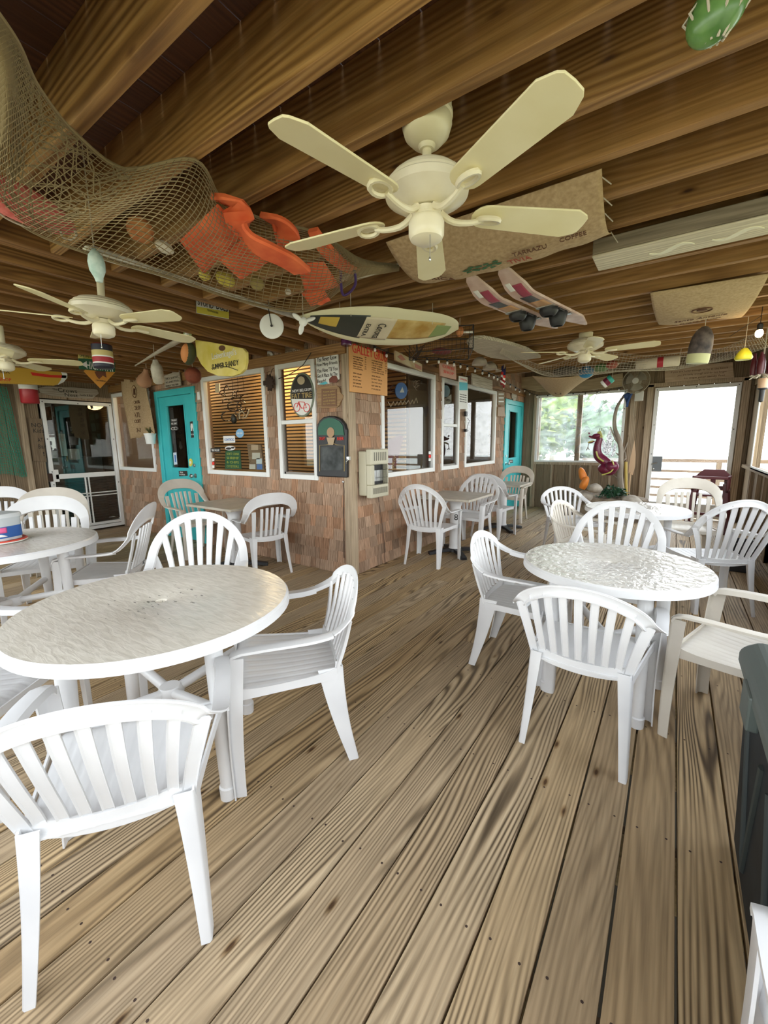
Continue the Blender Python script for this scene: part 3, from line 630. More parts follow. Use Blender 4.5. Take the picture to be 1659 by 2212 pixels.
    # seat with ribs, rolled front and side aprons
    def seat(u,v):
        yy=-.195+.44*v; hw=.190+.045*v; x=(u*2-1)*hw; z=.405+.018*v-.010*math.sin(PI*v)*(1-(2*u-1)**2)
        if v>.9: z-=.03*((v-.9)/.1)**1.6
        z+= -.0025*(0 if abs(math.sin(u*PI*10))>.25 else 1)
        return (x,yy,z)
    mb=MB(); mb.grid(seat,60,20,thick=.006,nrm=(0,0,-1))
    for sg in(1,-1):
        L=[V((( .192+.062*t)*sg,-.19+.42*t,.395+.012*t)) for t in [i/10 for i in range(11)]]
        mb.sweep(L,V((1,0,0)),lambda t:[(-.018-.022*(abs(2*t-1)**4),-.004),(-.018-.022*(abs(2*t-1)**4),.003),(.016,.003),(.016,-.004)] if sg<0 else [(-.016,-.004),(-.016,.003),(.018+.022*(abs(2*t-1)**4),.003),(.018+.022*(abs(2*t-1)**4),-.004)])
    L=[V((x,.243,.392)) for x in (-.25,-.12,0,.12,.25)]; mb.sweep(L,V((0,1,0)),[(-.014,-.004),(-.014,.003),(.018,.003),(.018,-.004)])
    build('seat',mb,m,root,angle=50)
    return root
PR={k:chair_proto(k[0],M[k[1]]) for k in (('low','plastic'),('high','plastic'),('wide','plastic'),('low','plasticb'),('wide','plasticb'))}
used=set()
def chair(kind,mm,x,y,t,label,group,z=0):
    k=(kind,mm); o=PR[k] if k not in used else copy_tree(PR[k]); used.add(k)
    o.location=(x,y,z); o.rotation_euler=(0,0,t); tag(o,label,'chair',group); return o
gA='chairs around the near left round table'; gB='chairs around the near right round table'; gC='chairs around the far left round table'; gD='chairs around the far right round table'; gE='chairs at the square tables'
CH=[('low','plastic',1.354,-2.728,.947,'white plastic armchair closest to the camera at lower left, its slatted back toward us',gA),
('low','plastic',1.278,-2.011,2.461,'white plastic armchair on the right of the near left round table, arm and seat side-on',gA),
('high','plastic',.366,-1.91,-2.259,'white high-backed fan-slat armchair behind the near left round table, facing us',gA),
('low','plastic',.36,-2.86,-.9,'white plastic armchair mostly hidden under the left end of the near left round table',gA),
('low','plastic',2.36,-1.209,-.011,'white plastic armchair in front of the near right round table, slatted back toward us',gB),
('low','plastic',1.927,-.734,-1.524,'white plastic armchair on the left of the near right round table, facing right',gB),
('high','plastic',2.313,-.13,3.05,'greyish white high-backed fan-slat armchair behind the near right round table',gB),
('low','plasticb',2.981,-.865,1.251,'off-white armchair at the right edge of the photo, beside the dark cooler',gB),
('wide','plastic',-1.59,-2.06,-2.02,'white armchair with a broad top band behind the table that holds the wipes tub',gC),
('wide','plastic',-.84,-1.886,2.411,'white broad-banded armchair on the right side of the table with the wipes tub',gC),
('wide','plasticb',-2.45,-1.72,-1.9,'grey beige armchair half hidden behind a white one at the far left table',gC),
('wide','plastic',-3.15,-2.02,-2.0,'white armchair cut by the left photo edge, behind the wipes tub',gC),
('low','plastic',-1.02,-2.8,-.1,'white armchair showing only an arm and leg under the table with the wipes tub',gC),
('high','plastic',2.93,1.02,.45,'bluish white high-backed armchair with dotted slats right of the far right round table',gD),
('low','plasticb',2.02,.93,-1.79,'beige armchair with pale slots on the left of the far right round table',gD),
('low','plastic',1.66,2.05,-2.5,'small bright white armchair at the far left of the far right round table',gD),
('wide','plasticb',2.80,2.35,3.2,'beige armchair with broad top band behind the far right table, by clear door',gD),
('wide','plasticb',-2.25,-.35,-1.6,'beige armchair with broad top band before the left teal door',gE),
('wide','plastic',-.90,-.38,1.25,'white armchair right of the small square table, against the left shingled wall',gE),
('high','plastic',.417,.89,.07,'white high-backed fan-slat armchair at the near side of the square table marked 8',gE),
('high','plastic',.50,1.82,3.1,'white fan-slat armchair on the far side of the square table marked 8',gE),
('wide','plastic',.52,2.55,-.05,'white armchair back to back with another, at the near side of the farthest square table',gE),
('wide','plasticb',.36,3.9,3.1,'beige armchair at the far side of the farthest square table, by the right teal door',gE)]
CH.append(('low','plastic',3.085,-2.585,.05,'white armchair of which one front leg enters the lower right edge, before the cooler',None))
for c in CH:
    o=chair(*c)
    if c[2]==-.90: o.scale=(.95,.95,.95)
# ================================================================= TABLES
def round_table(x,y,r,H,label,ang0,lr,m=M['top']):
    t=thing('round_table',label,'table',(x,y,0),0,'round plastic patio tables'); mb=MB(); n=72
    def rg(rr,z): return [(rr*math.cos(2*PI*j/n),rr*math.sin(2*PI*j/n),z) for j in range(n)]
    rows=[rg(.022,H-.03),rg(.022,H-.002),rg(.027,H),rg(r-.03,H),rg(r-.008,H+.001),rg(r,H-.008),rg(r+.003,H-.04),rg(r-.008,H-.042),rg(r-.014,H-.014),rg(.03,H-.014)]
    vs=[p for rw in rows for p in rw]; fs=[(i*n+j,i*n+(j+1)%n,(i+1)*n+(j+1)%n,(i+1)*n+j) for i in range(len(rows)-1) for j in range(n)]
    mb.add(vs,fs); mb.v=[(a,b,c-H) for a,b,c in mb.v]
    o=build('tabletop',mb,[m,M['plastic']],t,angle=35); o.location=(0,0,H)
    idx=[1 if (min(f.vertices)//n)>=4 else 0 for f in o.data.polygons]; o.data.polygons.foreach_set('material_index',idx)
    for k in range(4):
        a=ang0+k*PI/2; c,s=math.cos(a),math.sin(a); mb=MB()
        mb.tube([(c*lr*.93,s*lr*.93,H-.015),(c*lr*.96,s*lr*.96,H*.5),(c*lr,s*lr,.05)],lambda q:.034-.008*q,14); mb.lathe([(.030,0),(.032,.05),(.026,.055)],(c*lr,s*lr,0),14); mb.lathe([(.045,H-.07),(.05,H-.016)],(c*lr*.93,s*lr*.93,0),14)
        build('leg',mb,M['plastic'],t)
    mb=MB()
    for k in range(2):
        a=ang0+k*PI/2; c,s=math.cos(a),math.sin(a); mb.tube([(c*lr*.97,s*lr*.97,.36),(0,0,.31),(-c*lr*.97,-s*lr*.97,.36)],.021,12)
    mb.lathe([(.05,.285),(.055,.31),(.04,.34)],n=20); build('cross_brace',mb,M['plastic'],t)
    return t
round_table(.935,-2.385,.51,.72,'large round white plastic table in the left foreground with a worn centre',0.0,.37)
round_table(2.397,-.79,.437,.72,'round white plastic table on the right with glare on its pebbled top',.62,.31,M['top2'])
round_table(-1.0,-2.42,.51,.72,'round plastic table at the left edge that carries the wipes tub',.75,.36)
round_table(2.36,1.33,.43,.72,'round white plastic table farther back on the right, before the far door',.4,.3,M['top2'])
def square_table(x,y,w,d,label,rz=0,num=None):
    t=thing('square_table',label,'table',(x,y,0),rz,'square pedestal tables along the walls'); H=.72
    mb=MB(); mb.box((0,0,H-.013),(w,d,.026)); build('tabletop',mb,M['topsq'],t,smooth=False,bevel=.004)
    mb=MB(); q=[]
    for z,r in [(.07,.075),(.1,.066),(.58,.066),(.64,.09),(.694,.17)]: q.append((r,z))
    mb.lathe(q,n=28); build('pedestal',mb,M['plastic'],t)
    mb=MB(); mb.lathe([(.09,.03),(.085,.06),(.06,.08)],n=20)
    for k in range(4):
        a=k*PI/2+PI/4; c,s=math.cos(a),math.sin(a); mb.sweep([V((0,0,.055)),V((c*.18,s*.18,.045)),V((c*.33,s*.33,.018))],V((0,0,1)),lambda tt:[(-.045+.012*tt,-.018),(-.04+.012*tt,.018),(.04-.012*tt,.018),(.045-.012*tt,-.018)])
    build('base',mb,M['black'],t,bevel=.004)
    if num:
        fr=frame((.05,-.07,.47),(1,0.2,0),(0,0,1)); text(num,.045,.075,frame((.038,-.058,.46),(.85,.53,0),(0,0,1)),M['ink'],t,'table_number')
    return t
square_table(-1.27,-.47,.78,.62,'small square table by the left shingled wall, under the framed window')
square_table(.50,1.36,.66,.74,'square pedestal table marked 8 beside the right shingled wall',num='8')
square_table(.50,3.05,.70,.64,'farthest square pedestal table, near the right teal door')
# ================================================================= CEILING FANS
def fan(x,y,zb,r,angs,label,canopy=None,iron='open',rm=.13,zc=2.3,mr=.07):
    t=thing('ceiling_fan',label,'ceiling fan',(x,y,zb),0,'cream ceiling fans')
    mb=MB(); k=rm/.15; mb.lathe([(.0,-.0),(.075*k,-.004),(.10*k,.004),(.148*k,.03),(.152*k,.05),(.146*k,.055),(.146*k,.062),(.135*k,.068),(.132*k,.076),(.118*k,.082),(.112*k,.09),(.09*k,.098),(.03,.104)][0 if False else 1:],n=48)
    build('motor_housing',mb,M['creamhub'],t,angle=30)
    mb=MB(); mb.lathe([(.001,-.105),(.03,-.103),(.05,-.092),(.056,-.08),(.056,-.045),(.052,-.035),(.045,-.03),(.045,-.008)],n=32); build('switch_housing',mb,M['creamhub'],t,angle=30)
    if canopy:
        mb=MB(); H=canopy-zb; mb.tube([(0,0,.09),(0,0,H-.11)],.014,14); mb.lathe([(.022,H-.125),(.03,H-.105)],n=18); build('downrod',mb,M['creamhub'],t)
        mb=MB(); mb.lathe([(.02,H-.115),(.045,H-.108),(.068,H-.085),(.076,H-.06),(.074,H-.045),(.078,H-.04),(.078,H-.03),(.074,H-.025),(.074,H)],n=36); build('canopy',mb,M['creamhub'],t,angle=30)
    else:
        mb=MB(); mb.lathe([(mr,.09),(mr*1.07,max(zc-zb,.11))],n=30); build('mount',mb,M['creamhub'],t)
    mb=MB(); mb.tube([(.03,-.03,-.095),(.03,-.03,-.16)],.0012,6); mb.ell((.03,-.03,-.165),(.004,.004,.007),n=8,m=6); build('pull_chain',mb,M['metal'],t)
    for a in angs:
        rot=Matrix.Rotation(a,4,'Z'); pitch=Matrix.Rotation(math.radians(-12),4,'X')
        out=[]; L0,L1=.15*r/.54,r; w0,w1=.047,.060
        for i in range(9): q=PI/2+PI*i/8; out.append((L0+.035+.04*math.cos(q)*1.0,w0*math.sin(q)))
        out=[(L0+.05-.05*math.sin(PI*i/8),w0*math.cos(PI*i/8)) for i in range(9)]
        out+=[(L1-.05,-w1),(L1-.012,-w1+.018),(L1-.002,-w1*.5),(L1,0),(L1-.002,w1*.5),(L1-.012,w1-.018),(L1-.05,w1)]
        mb=MB(); mb.prism(out[::-1],Matrix.Identity(4),-.003,.003); mb.xf(rot@Matrix.Translation((0,0,-.012))@pitch); b=build('blade',mb,M['cream'],t,smooth=False,bevel=.0015)
        mb=MB(); m_=rot
        stem=[V((.045,0,-.012)),V((.085,.0,-.034)),V((L0-.01,0,-.034)),V((L0+.03,0,-.024))]
        mb.tube(spline(stem,8),lambda q:.011-.003*q,8)
        lp=[V((L0+.02+.036+.036*math.cos(q),.024*math.sin(q),-.022-.028*math.sin(q)*-.19)) for q in [2*PI*i/14 for i in range(14)]]; mb.tube(lp,.008,6,closed=True)
        mb.xf(m_); build('blade_iron',mb,M['creamhub'],b)
        
    return t
fan(1.910,-1.925,2.075,.541,[-.483+k*2*PI/5 for k in range(5)],'large cream five-blade ceiling fan close overhead, hanging on a downrod',canopy=2.36)
f2=fan(-.138,-2.028,2.066,.54,[.278+k*2*PI/5 for k in range(5)],'cream ceiling fan on the left, under the fishing net end with the pale blue float',canopy=None,rm=.155,zc=2.28,mr=.018); f2.rotation_euler=(-.024,.036,0)
fan(-1.85,-2.06,2.05,.52,[math.radians(a) for a in (58,132,-158,-86,-14)],'cream ceiling fan cut by the left photo edge, over the wipes tub',rm=.14,zc=2.29,mr=.02)
fan(1.869,1.091,2.15,.576,[.004+math.radians(28.8)*0+k*2*PI/5 for k in range(5)],'cream ceiling fan far back on the right, before the far wall',rm=.15,zc=2.3,mr=.055)
# ================================================================= FAR LEFT TABLE THINGS
# ================================================================= WALL SIGNS AND ORNAMENTS
class Sign:
    # flat thing on (or parallel to) a wall; outline given by photo points on that wall's plane
    def __init__(s,name,label,cat,pts,wall,off,thick,m,group=None,bevel=.0015,rnd=None):
        s.w=wall; s.v=wall['v']+(-off if wall['ax']=='y' else off); s.fr=wf(wall,(0,0,0))
        s.fr=frame([0,0,0],wall['r'],(0,0,1)); s.fi=s.fr.inverted()
        P=[s.q(*p) for p in pts]; c=sum(P,V((0,0,0)))/len(P); s.loc=s.fr@c; s.c=c
        o2=[(p.x-c.x,p.y-c.y) for p in P]; a=sum(o2[i][0]*o2[(i+1)%len(o2)][1]-o2[(i+1)%len(o2)][0]*o2[i][1] for i in range(len(o2)))
        if a<0: o2=o2[::-1]
        mb=MB(); R=frame((0,0,0),wall['r'],(0,0,1)); mb.prism(o2,R,-thick,0)
        if rnd: mb.rnd=[rnd]*len(mb.v)
        s.R=R; s.o=build(name,mb,m,smooth=False,bevel=bevel); s.o.location=s.loc; tag(s.o,label,cat,group)
    def q(s,px,py): return s.fi@at(px,py,**{s.w['ax']:s.v})
    def part(s,name,pts,m,lift=.001,thick=.002,label=None):
        o2=[(p.x-s.c.x,p.y-s.c.y) for p in (s.q(*p) for p in pts)]; a=sum(o2[i][0]*o2[(i+1)%len(o2)][1]-o2[(i+1)%len(o2)][0]*o2[i][1] for i in range(len(o2)))
        if a<0: o2=o2[::-1]
        mb=MB(); mb.prism(o2,s.R,lift,lift+thick); b=build(name,mb,m,s.o,smooth=False)
        if label: b['label']=label
        return b
    def tx(s,t,box,m,lift=.001,name='lettering',label=None):
        x0,y0,x1,y1=box; a=s.q(x0,(y0+y1)/2); b=s.q(x1,(y0+y1)/2); u=s.q((x0+x1)/2,y0); d=s.q((x0+x1)/2,y1); c=(a+b)/2
        fr=Matrix.Translation(s.R@V((0,0,lift)))@Matrix.Translation(s.R@V((c.x-s.c.x,(u.y+d.y)/2-s.c.y,0)))@s.R
        return text(t,abs(b.x-a.x),abs(u.y-d.y),fr,m,s.o,name,label)
    def txu(s,t,cx,cy,w,h,m,lift=.001,name='lettering',rot=0):
        # local wall coordinates in metres from the sign centre
        fr=Matrix.Translation(s.R@V((cx,cy,lift)))@s.R@Matrix.Rotation(rot,4,'Z'); return text(t,w,h,fr,m,s.o,name)
    def line(s,pts,r,m,name='line',lift=.003,closed=False):
        mb=MB(); mb.tube([s.R@V(((p:=s.q(*q_)).x-s.c.x,p.y-s.c.y,lift)) for q_ in pts],r,6,closed=closed); return build(name,mb,m,s.o)
def rc(x0,y0,x1,y1): return [(x0,y0),(x1,y0),(x1,y1),(x0,y1)]
def oval(cx,cy,rx,ry,n=28,a0=0,a1=2*PI): return [(cx+rx*math.cos(a0+(a1-a0)*i/n),cy+ry*math.sin(a0+(a1-a0)*i/n)) for i in range(n if a1-a0>6.2 else n+1)]
wht=cmat('sign_white',(.8,.8,.76),.6); yel=cmat('sign_yellow',(.66,.54,.10),.55,build=noisy((.62,.5,.06),(.74,.62,.2),6,3)); org=cmat('sign_orange',(.72,.36,.12),.6)
grn=cmat('sign_green',(.02,.12,.06),.5); inkm=M['ink']; redm=cmat('sign_red',(.72,.03,.02),.5); blu=cmat('sign_blue',(.08,.2,.5),.5)
gold=cmat('gold_paint',(.5,.36,.12),.5); woodp=cmat('plaque_wood',(.42,.27,.14),.6,build=wood_build('x',(.25,.14,.06),(.42,.27,.14),(.5,.34,.18),knots=False))
# lemon wedge beer sign
s=Sign('lemon_wedge_sign','yellow half-round lemon wedge beer sign hung above the large left window','sign',[(421,734),(450,738),(490,745),(524,752),(531,760),(531,782),(528,797),(518,807),(500,813),(470,812),(448,803),(434,787),(424,768)],WL,.92,.03,yel,bevel=.006)
s.tx("Leinenkugel's",(458,757,511,776),wht,.002,label='white script lettering'); s.tx('SUMMER SHANDY',(458,782,516,794),inkm,.002); s.part('cone',oval(480,752,7,6,16),M['brownink'],.001)
s.line([(458,796),(475,791),(495,793),(514,800)],.003,inkm,'underline')
# ring, carved board, star fish, arm
s=Sign('ring_ornament','small white ring hanging on the shingles between left window and corner window','ring',oval(580.5,774,10,16),WL,.03,.012,wht,bevel=.004); s.part('ring_hole',oval(580.5,774,5.2,10),M['trim'],.0005,.001)
s=Sign('carved_wood_board','dark carved wooden board above the narrow left window','sign',[(600,752),(662,742),(663,768),(602,778)],WL,.03,.02,M['panelx']); s.tx('Oyster Shoals',(606,754,655,770),cmat('carved',(.5,.42,.3),.8),.001)
# hung metal ornament with its bracket wire
t=thing('metal_fish_ornament','dark rusty metal cut-out ornament hanging left of the narrow window','ornament',at(583,826,y=-.08)); o0=t.location.copy(); mb=MB()
rr=random.Random(4); P=[]
for i in range(22):
    a=2*PI*i/22; r=.05+.022*((i%2)*1.0)+rr.uniform(-.008,.01); P.append((r*1.05*math.cos(a),r*1.2*math.sin(a)))
mb.prism(P[::-1] if False else P,frame((0,0,0),(1,0,0),(0,0,1)),-.012,.012); mb.box((-.08,0,.0),(.05,.016,.05)); build('cutout',mb,M['rust'],t,bevel=.004)
mb=MB(); mb.tube([(0,0,.05),(.0,.04,.14),(0,.075,.16)],.003,6); build('hook',mb,M['blackm'],t)
t=thing('wire_arm','thin black wire arm crossing the top of the narrow left window','wire',at(603,822,y=-.06)); mb=MB(); o0=t.location
mb.tube([at(x,y,y=-.07)-o0 for x,y in ((602,818),(620,812),(640,800),(655,788),(672,762))],.004,6); build('arm',mb,M['blackm'],t)
# corner window sign : oval bicycle ale sign
s=Sign('oval_beer_sign','oval beer sign with a red bicycle hanging in the narrow left window','sign',oval(652.5,853,26,48),WL,.036,.02,cmat('sign_rim',(.17,.2,.14),.5),bevel=.004)
s.part('face_upper',[(629.5,862)]+[(652.5+23*math.cos(a),853+44*math.sin(a)) for a in [PI+PI*i/20 for i in range(-1,22)]]+[(675.5,862)],inkm,.001,.002); s.part('face_lower',[(652.5+23*math.cos(a),853+44*math.sin(a)) for a in [.2+(PI-.4)*i/18 for i in range(19)]],wht,.001,.002)
s.tx('NEW BELGIUM',(632,840,673,846),wht,.004); s.tx('FAT TIRE',(631,849,674,860),gold,.004); s.part('portrait',oval(651,822,8,9,14),cmat('tan',(.5,.4,.25),.7),.004,.002)
s.line(oval(642,880,6.5,9,18),.0035,redm,'bicycle_wheel',.005,True); s.line(oval(663,881,6.5,9,18),.0035,redm,'bicycle_wheel',.005,True); s.line([(642,880),(646,868),(658,869),(663,881),(652,882),(646,868)],.004,redm,'bicycle_frame',.005)
# white beach sign
s=Sign('beach_saying_sign','white painted board with black hand lettering about friends and a place at the beach','sign',[(681,765),(729,757),(732,819),(711,829),(686,831)],WL,.035,.015,wht)
for tline,b in (('You Never Know',(685,769,727,779)),('How Many Friends',(684,782,729,791)),("You Have 'Til You",(685,794,729,803)),('Get A Place At The',(685,806,729,814)),('Beach!',(686,819,704,827))): s.tx(tline,b,inkm)
s.part('painted_house',[(711,819),(718,812),(727,812),(730,819),(728,826),(712,827)],cmat('housebrown',(.2,.06,.04),.6)); s.part('painted_sea',[(688,830),(704,824),(709,828),(700,831)],cmat('seablue',(.1,.5,.6),.6))
# scalloped plaque
s=Sign('scalloped_plaque','light wood scalloped plaque with a dark lettered centre, under the beach sign','sign',[(686,836),(700,833),(728,833),(733,838),(735,848),(741,854),(740,862),(735,868),(732,877),(727,880),(697,882),(688,880),(684,868),(687,858),(683,848)],WL,.03,.02,woodp)
s.part('engraved_panel',rc(695,840,728,878),cmat('plaque_dark',(.2,.1,.05),.6),.001,.003)
for i,tl in enumerate(('Friends gather','here to share','good food and','cold drinks','by the sea')): s.tx(tl,(699,844+i*6.5,725,848+i*6.5),gold,.0045)
# arched chalkboard beer sign
s=Sign('arched_chalkboard','black arched chalkboard sign with a green glass top, by the corner post','sign',[(684,1029),(683,930),(685,917),(690,908),(698,901),(710,898),(722,899),(735,905),(743,915),(747,928),(748,1032)],WL,.06,.05,M['black'],bevel=.01)
s.part('green_arch',[(688,940),(688,925),(692,914),(700,906),(711,902.5),(723,904),(734,910),(741,919),(744,940)],cmat('green_gloss',(.008,.11,.06),.45),.001,.006)
s.part('harp_emblem',oval(715.5,934,8,11,18),cmat('emblem_tan',(.42,.26,.14),.5),.008,.003); s.part('glass_emblem',[(707,945),(725,945),(721,961),(711,961)],cmat('emblem_tan2',(.45,.33,.2),.5),.008,.003)
s.tx('DRAFT',(690,944,703,951),redm,.003); s.tx('BEER',(729,944,743,951),redm,.003)
s.line([(691,1018),(691,962),(706,961),(713,958)],.0025,gold,'gold_line',.003); s.line([(744,1018),(744,962),(728,961),(721,958)],.0025,gold,'gold_line',.003)
s.part('slate',[(694,966),(741,966),(741,1016),(694,1016)],cmat('slate',(.05,.06,.06),.8,build=noisy((.03,.035,.035),(.1,.11,.11),8,5)),.001,.002)
t=thing('bottle_opener','small metal bottle opener on the corner board','opener',at(753,990,y=-.04)); mb=MB(); mb.box((0,0,0),(.03,.03,.035)); mb.tube([(0,-.015,-.01),(-.005,-.03,-.03),(-.012,-.02,-.05)],.006,8); build('opener',mb,M['metal'],t,bevel=.003)
t=thing('electric_cord','brown electric cord running down the corner shingles left of the post','cord',at(743,1205,y=-.02)); mb=MB(); o0=t.location
mb.tube([at(x,y,y=-.02)-o0 for x,y in ((742,1042),(743,1060),(742,1100),(743,1150),(743,1205))],.004,6); build('cable',mb,M['rust'],t); mb=MB(); mb.ell(at(741,1041,y=-.03)-o0,(.012,.01,.014)); build('clamp',mb,M['metal'],t)
# left door decorations
def dec(nm,lab,cat,pts,wall,off,m,th=.002,texts=(),group=None):
    s=Sign(nm,lab,cat,pts,wall,off,th,m,group,bevel=0)
    for tt,b,mm in texts: s.tx(tt,b,mm)
    return s
s=dec('restroom_sign','black restroom sign with white figures on the left teal door','sign',[(410,911),(422,909),(424,944),(413,946)],WL,.014,inkm,.003,[('RESTROOM',(413,937,423,940),wht)])
for x in (414,418): s.part('figure',[(x-1.6,915),(x+1.6,915),(x+2,922),(x+.8,931),(x-.8,931),(x-2,922)],wht)
s.line(oval(420.5,927,2,3,10),.002,wht,'wheelchair_mark',.003,True)
dec('treat_sticker','black and white sticker on the left teal door glass','sticker',[(368,905),(383,903),(384,919),(369,921)],WL,-.002,inkm,.001,[('TREAT',(370,906,382,910),wht),('ALL DAY',(370,913,382,917),wht)])
s=dec('wave_decal','black oval wave decal under the sticker on the left teal door','sticker',oval(377,925.5,9,5.5),WL,-.002,inkm,.001); s.line(oval(374,926,4,2.5,10,.5,5.5),.003,wht,'wave',.002); s.line(oval(380,925,4,2.5,10,.5,5.5),.003,wht,'wave',.002)
dec('bird_poster','small framed bird picture taped inside the left teal door glass','poster',[(383,948),(397,948),(398,975),(384,976)],WL,-.015,cmat('poster_pale',(.6,.6,.55),.6),.001).part('bird',[(389,952),(391,958),(394,966),(391,971),(387,965)],inkm)
cmat('poster_pale',(.6,.6,.55),.6); cmat('paper_blue',(.6,.72,.8),.6)
dec('pale_notice','pale notice in the top corner of the left teal door glass','notice',[(391,874),(405,873),(406,888),(392,890)],WL,-.015,cmat('paper_tan',(.5,.4,.3),.7),.001)
dec('blue_notice','pale blue notice in the lower left corner of the left teal door glass','notice',[(374,978),(381,977),(383,1003),(376,1004)],WL,-.002,cmat('paper_blue',(.6,.72,.8),.6),.001).part('picture',[(377,983),(380,983),(381,998),(378,998)],blu)
s=dec('flower_sticker','yellow flower sticker in the lower right corner of the left teal door glass','sticker',oval(411.5,999,4.5,8.5),WL,.014,cmat('stk_yellow',(.75,.65,.1),.5),.002); s.part('flower_centre',oval(411.5,999,1.8,3,10),wht)
dec('door_number_label','small black label plate below the glass of the left teal door','label',[(386,1017),(404,1017),(405,1028),(387,1029)],WL,.014,inkm,.002,[('PULL',(389,1019,396,1022),wht),('PLEASE',(388,1024,400,1026.5),wht)])
s=dec('notice_board','board of framed pictures and cards dimly visible through the left teal door glass','notice board',[(371,868),(418,864),(424,1012),(381,1016)],WL,-.30,cmat('board_brown',(.3,.17,.09),.7),.02)
for b,c in (((378,874,390,888),'poster_pale'),((395,872,409,889),'paper_tan'),((380,900,392,918),'paper_tan'),((396,898,411,920),'poster_pale'),((384,928,396,944),'paper_blue'),((400,926,414,944),'paper_tan'),((402,952,415,972),'poster_pale'),((388,982,408,996),'paper_tan')): s.part('card',rc(*b),M[c],.001,.002)
# window 1 contents
s=dec('wave_window_decal','white wave decal on the large left window','sticker',oval(497,968,11,5),WL,-.003,cmat('decal_white',(.75,.75,.72),.5),.001)
s.part('wave_cutout',oval(494,969,6,2.6,14),inkm,.0012,.001); s.part('wave_cutout',oval(503,967,4,2,14),inkm,.0012,.001)
dec('black_window_decal','black lettered decal at the lower left of the large left window','sticker',rc(455,968,476,977),WL,-.003,inkm,.001,[('TREAT ALL DAY',(457,970,474,975),wht)])
s=dec('round_blue_sticker','round pale blue sticker in the middle of the large left window','sticker',oval(518,936,8.5,9.5),WL,-.003,cmat('stk_blue',(.25,.5,.75),.5),.001); s.tx('100% HERE',(512,934,524,938),wht)
s=dec('white_brand_sticker','white rectangular sticker left of the round blue one','sticker',[(482,942),(507,941),(508,956),(483,957)],WL,-.003,wht,.001); s.tx('CONTROLS',(485,947,506,952),blu)
for i,(y,c) in enumerate(((993,wht),(1001,redm),(1008,wht))): dec('square_sticker','tiny square sticker, %s of three in the large left window corner'%('topmost','middle','lowest')[i],'sticker',rc(458,y-3,463,y+3),WL,-.003,c,.001,group='three tiny window stickers')
s=dec('menu_chalkboard','dark green menu board with yellow lettering standing inside the large left window','menu',[(487,974),(518,973),(521,1013),(486,1013)],WL,-.06,grn,.01)
for i,tl in enumerate(('SOFT CRAB','SHRIMP','& CHIPS','OYSTERS')): s.tx(tl,(490,978+i*9,516,983+i*9),cmat('chalk_yellow',(.5,.55,.1),.7))
s=dec('photo_collage','framed collage of cards leaning inside the large left window, lower right','picture',[(533,958),(563,961),(571,1016),(541,1014)],WL,-.08,M['panelx'],.02)
for b,c in (((543,961,558,972),'paper_tan'),((545,978,562,992),'poster_pale'),((554,990,566,1002),'paper_blue'),((539,1003,552,1013),'poster_pale'),((555,1003,567,1014),'sign_blue')): s.part('card',rc(*b),M[c],.001,.002)
t=thing('neon_sign','unlit tangled neon sign hanging in the large left window','sign',at(512,880,y=.05)); o0=t.location; rr=random.Random(11)
mb=MB(); 
for i in range(16):
    cx,cy=500+rr.uniform(-18,36),865+rr.uniform(-22,38); L=oval(cx,cy,rr.uniform(5,16),rr.uniform(4,13),12,rr.uniform(0,3),rr.uniform(4,6.2)); mb.tube([at(a,b,y=.05+rr.uniform(-.01,.02))-o0 for a,b in L],.006,6)
build('tubing',mb,cmat('neon_dark',(.06,.035,.03),.3),t)
mb=MB(); mb.tube([at(a,b,y=.04)-o0 for a,b in ((518,905),(517,893),(524,888),(529,896),(523,903),(531,902),(536,893),(538,885))],.008,8); build('clear_tube',mb,cmat('neon_pale',(.7,.6,.45),.3),t)
mb=MB(); [mb.tube([at(x,810,y=.05)-o0,at(x+3,845,y=.05)-o0],.002,5) for x in (500,512,524)]; mb.ell(at(505,905,y=.07)-o0,(.05,.03,.06),n=12,m=8); build('transformer',mb,M['black'],t)
s=dec('lit_drinks_rack','white lit cards on a shelf seen inside the large left window','cards',rc(465,828,474,848),WL,-.5,wht,.01); 
s=dec('thermometer','narrow white thermometer plate between the left door and the large window','thermometer',[(423,843),(433,843),(436,869),(425,871)],WL,.03,M['trim'],.01); s.part('scale',[(426,847),(431,846),(433,863),(427,864)],wht)
s=dec('motto_board','pale wooden board with three lines of small lettering above the left teal door','sign',[(354,812),(386,800),(390,832),(356,838)],WL,.08,M['drift'],.015)
for i,tl in enumerate(('NO SHOES','NO SHIRT TO A','SANDY TAIL BAR')): s.tx(tl,(358,814+i*8,386,818+i*8),inkm)
# burlap coffee sack over the far left window
def cloth(name,label,cat,fn,m,nu=30,nv=30,loc=(0,0,0),group=None):
    loc=V(loc); mb=MB(); mb.grid(lambda u,v:V(fn(u,v))-loc,nu,nv); o=build(name,mb,m,angle=180,solid=.004); o.location=loc; return tag(o,label,cat,group)
burl=cmat('burlap',(.44,.31,.17),.95,build=noisy((.36,.245,.125),(.5,.36,.205),60,3,bs=.3,lo=.3,hi=.7)); burl2=cmat('burlap_pale',(.5,.38,.22),.95,build=noisy((.43,.31,.17),(.57,.43,.26),60,3,bs=.3,lo=.3,hi=.7))
tl,tr,bl,br=[at(x,y,y=-.10) for x,y in ((262,812),(316,800),(285,948),(336,938))]
def sk(u,v):
    p=(tl*(1-u)+tr*u)*(1-v)+(bl*(1-u)+br*u)*v; return p+V((.01*math.sin(9*v+2),-.02*math.sin(7*u+3*v)-.01,.008*math.sin(13*u)))
o=cloth('burlap_sack','printed burlap coffee sack hanging in front of the far left window','sack',sk,burl,loc=(tl+br)/2); 
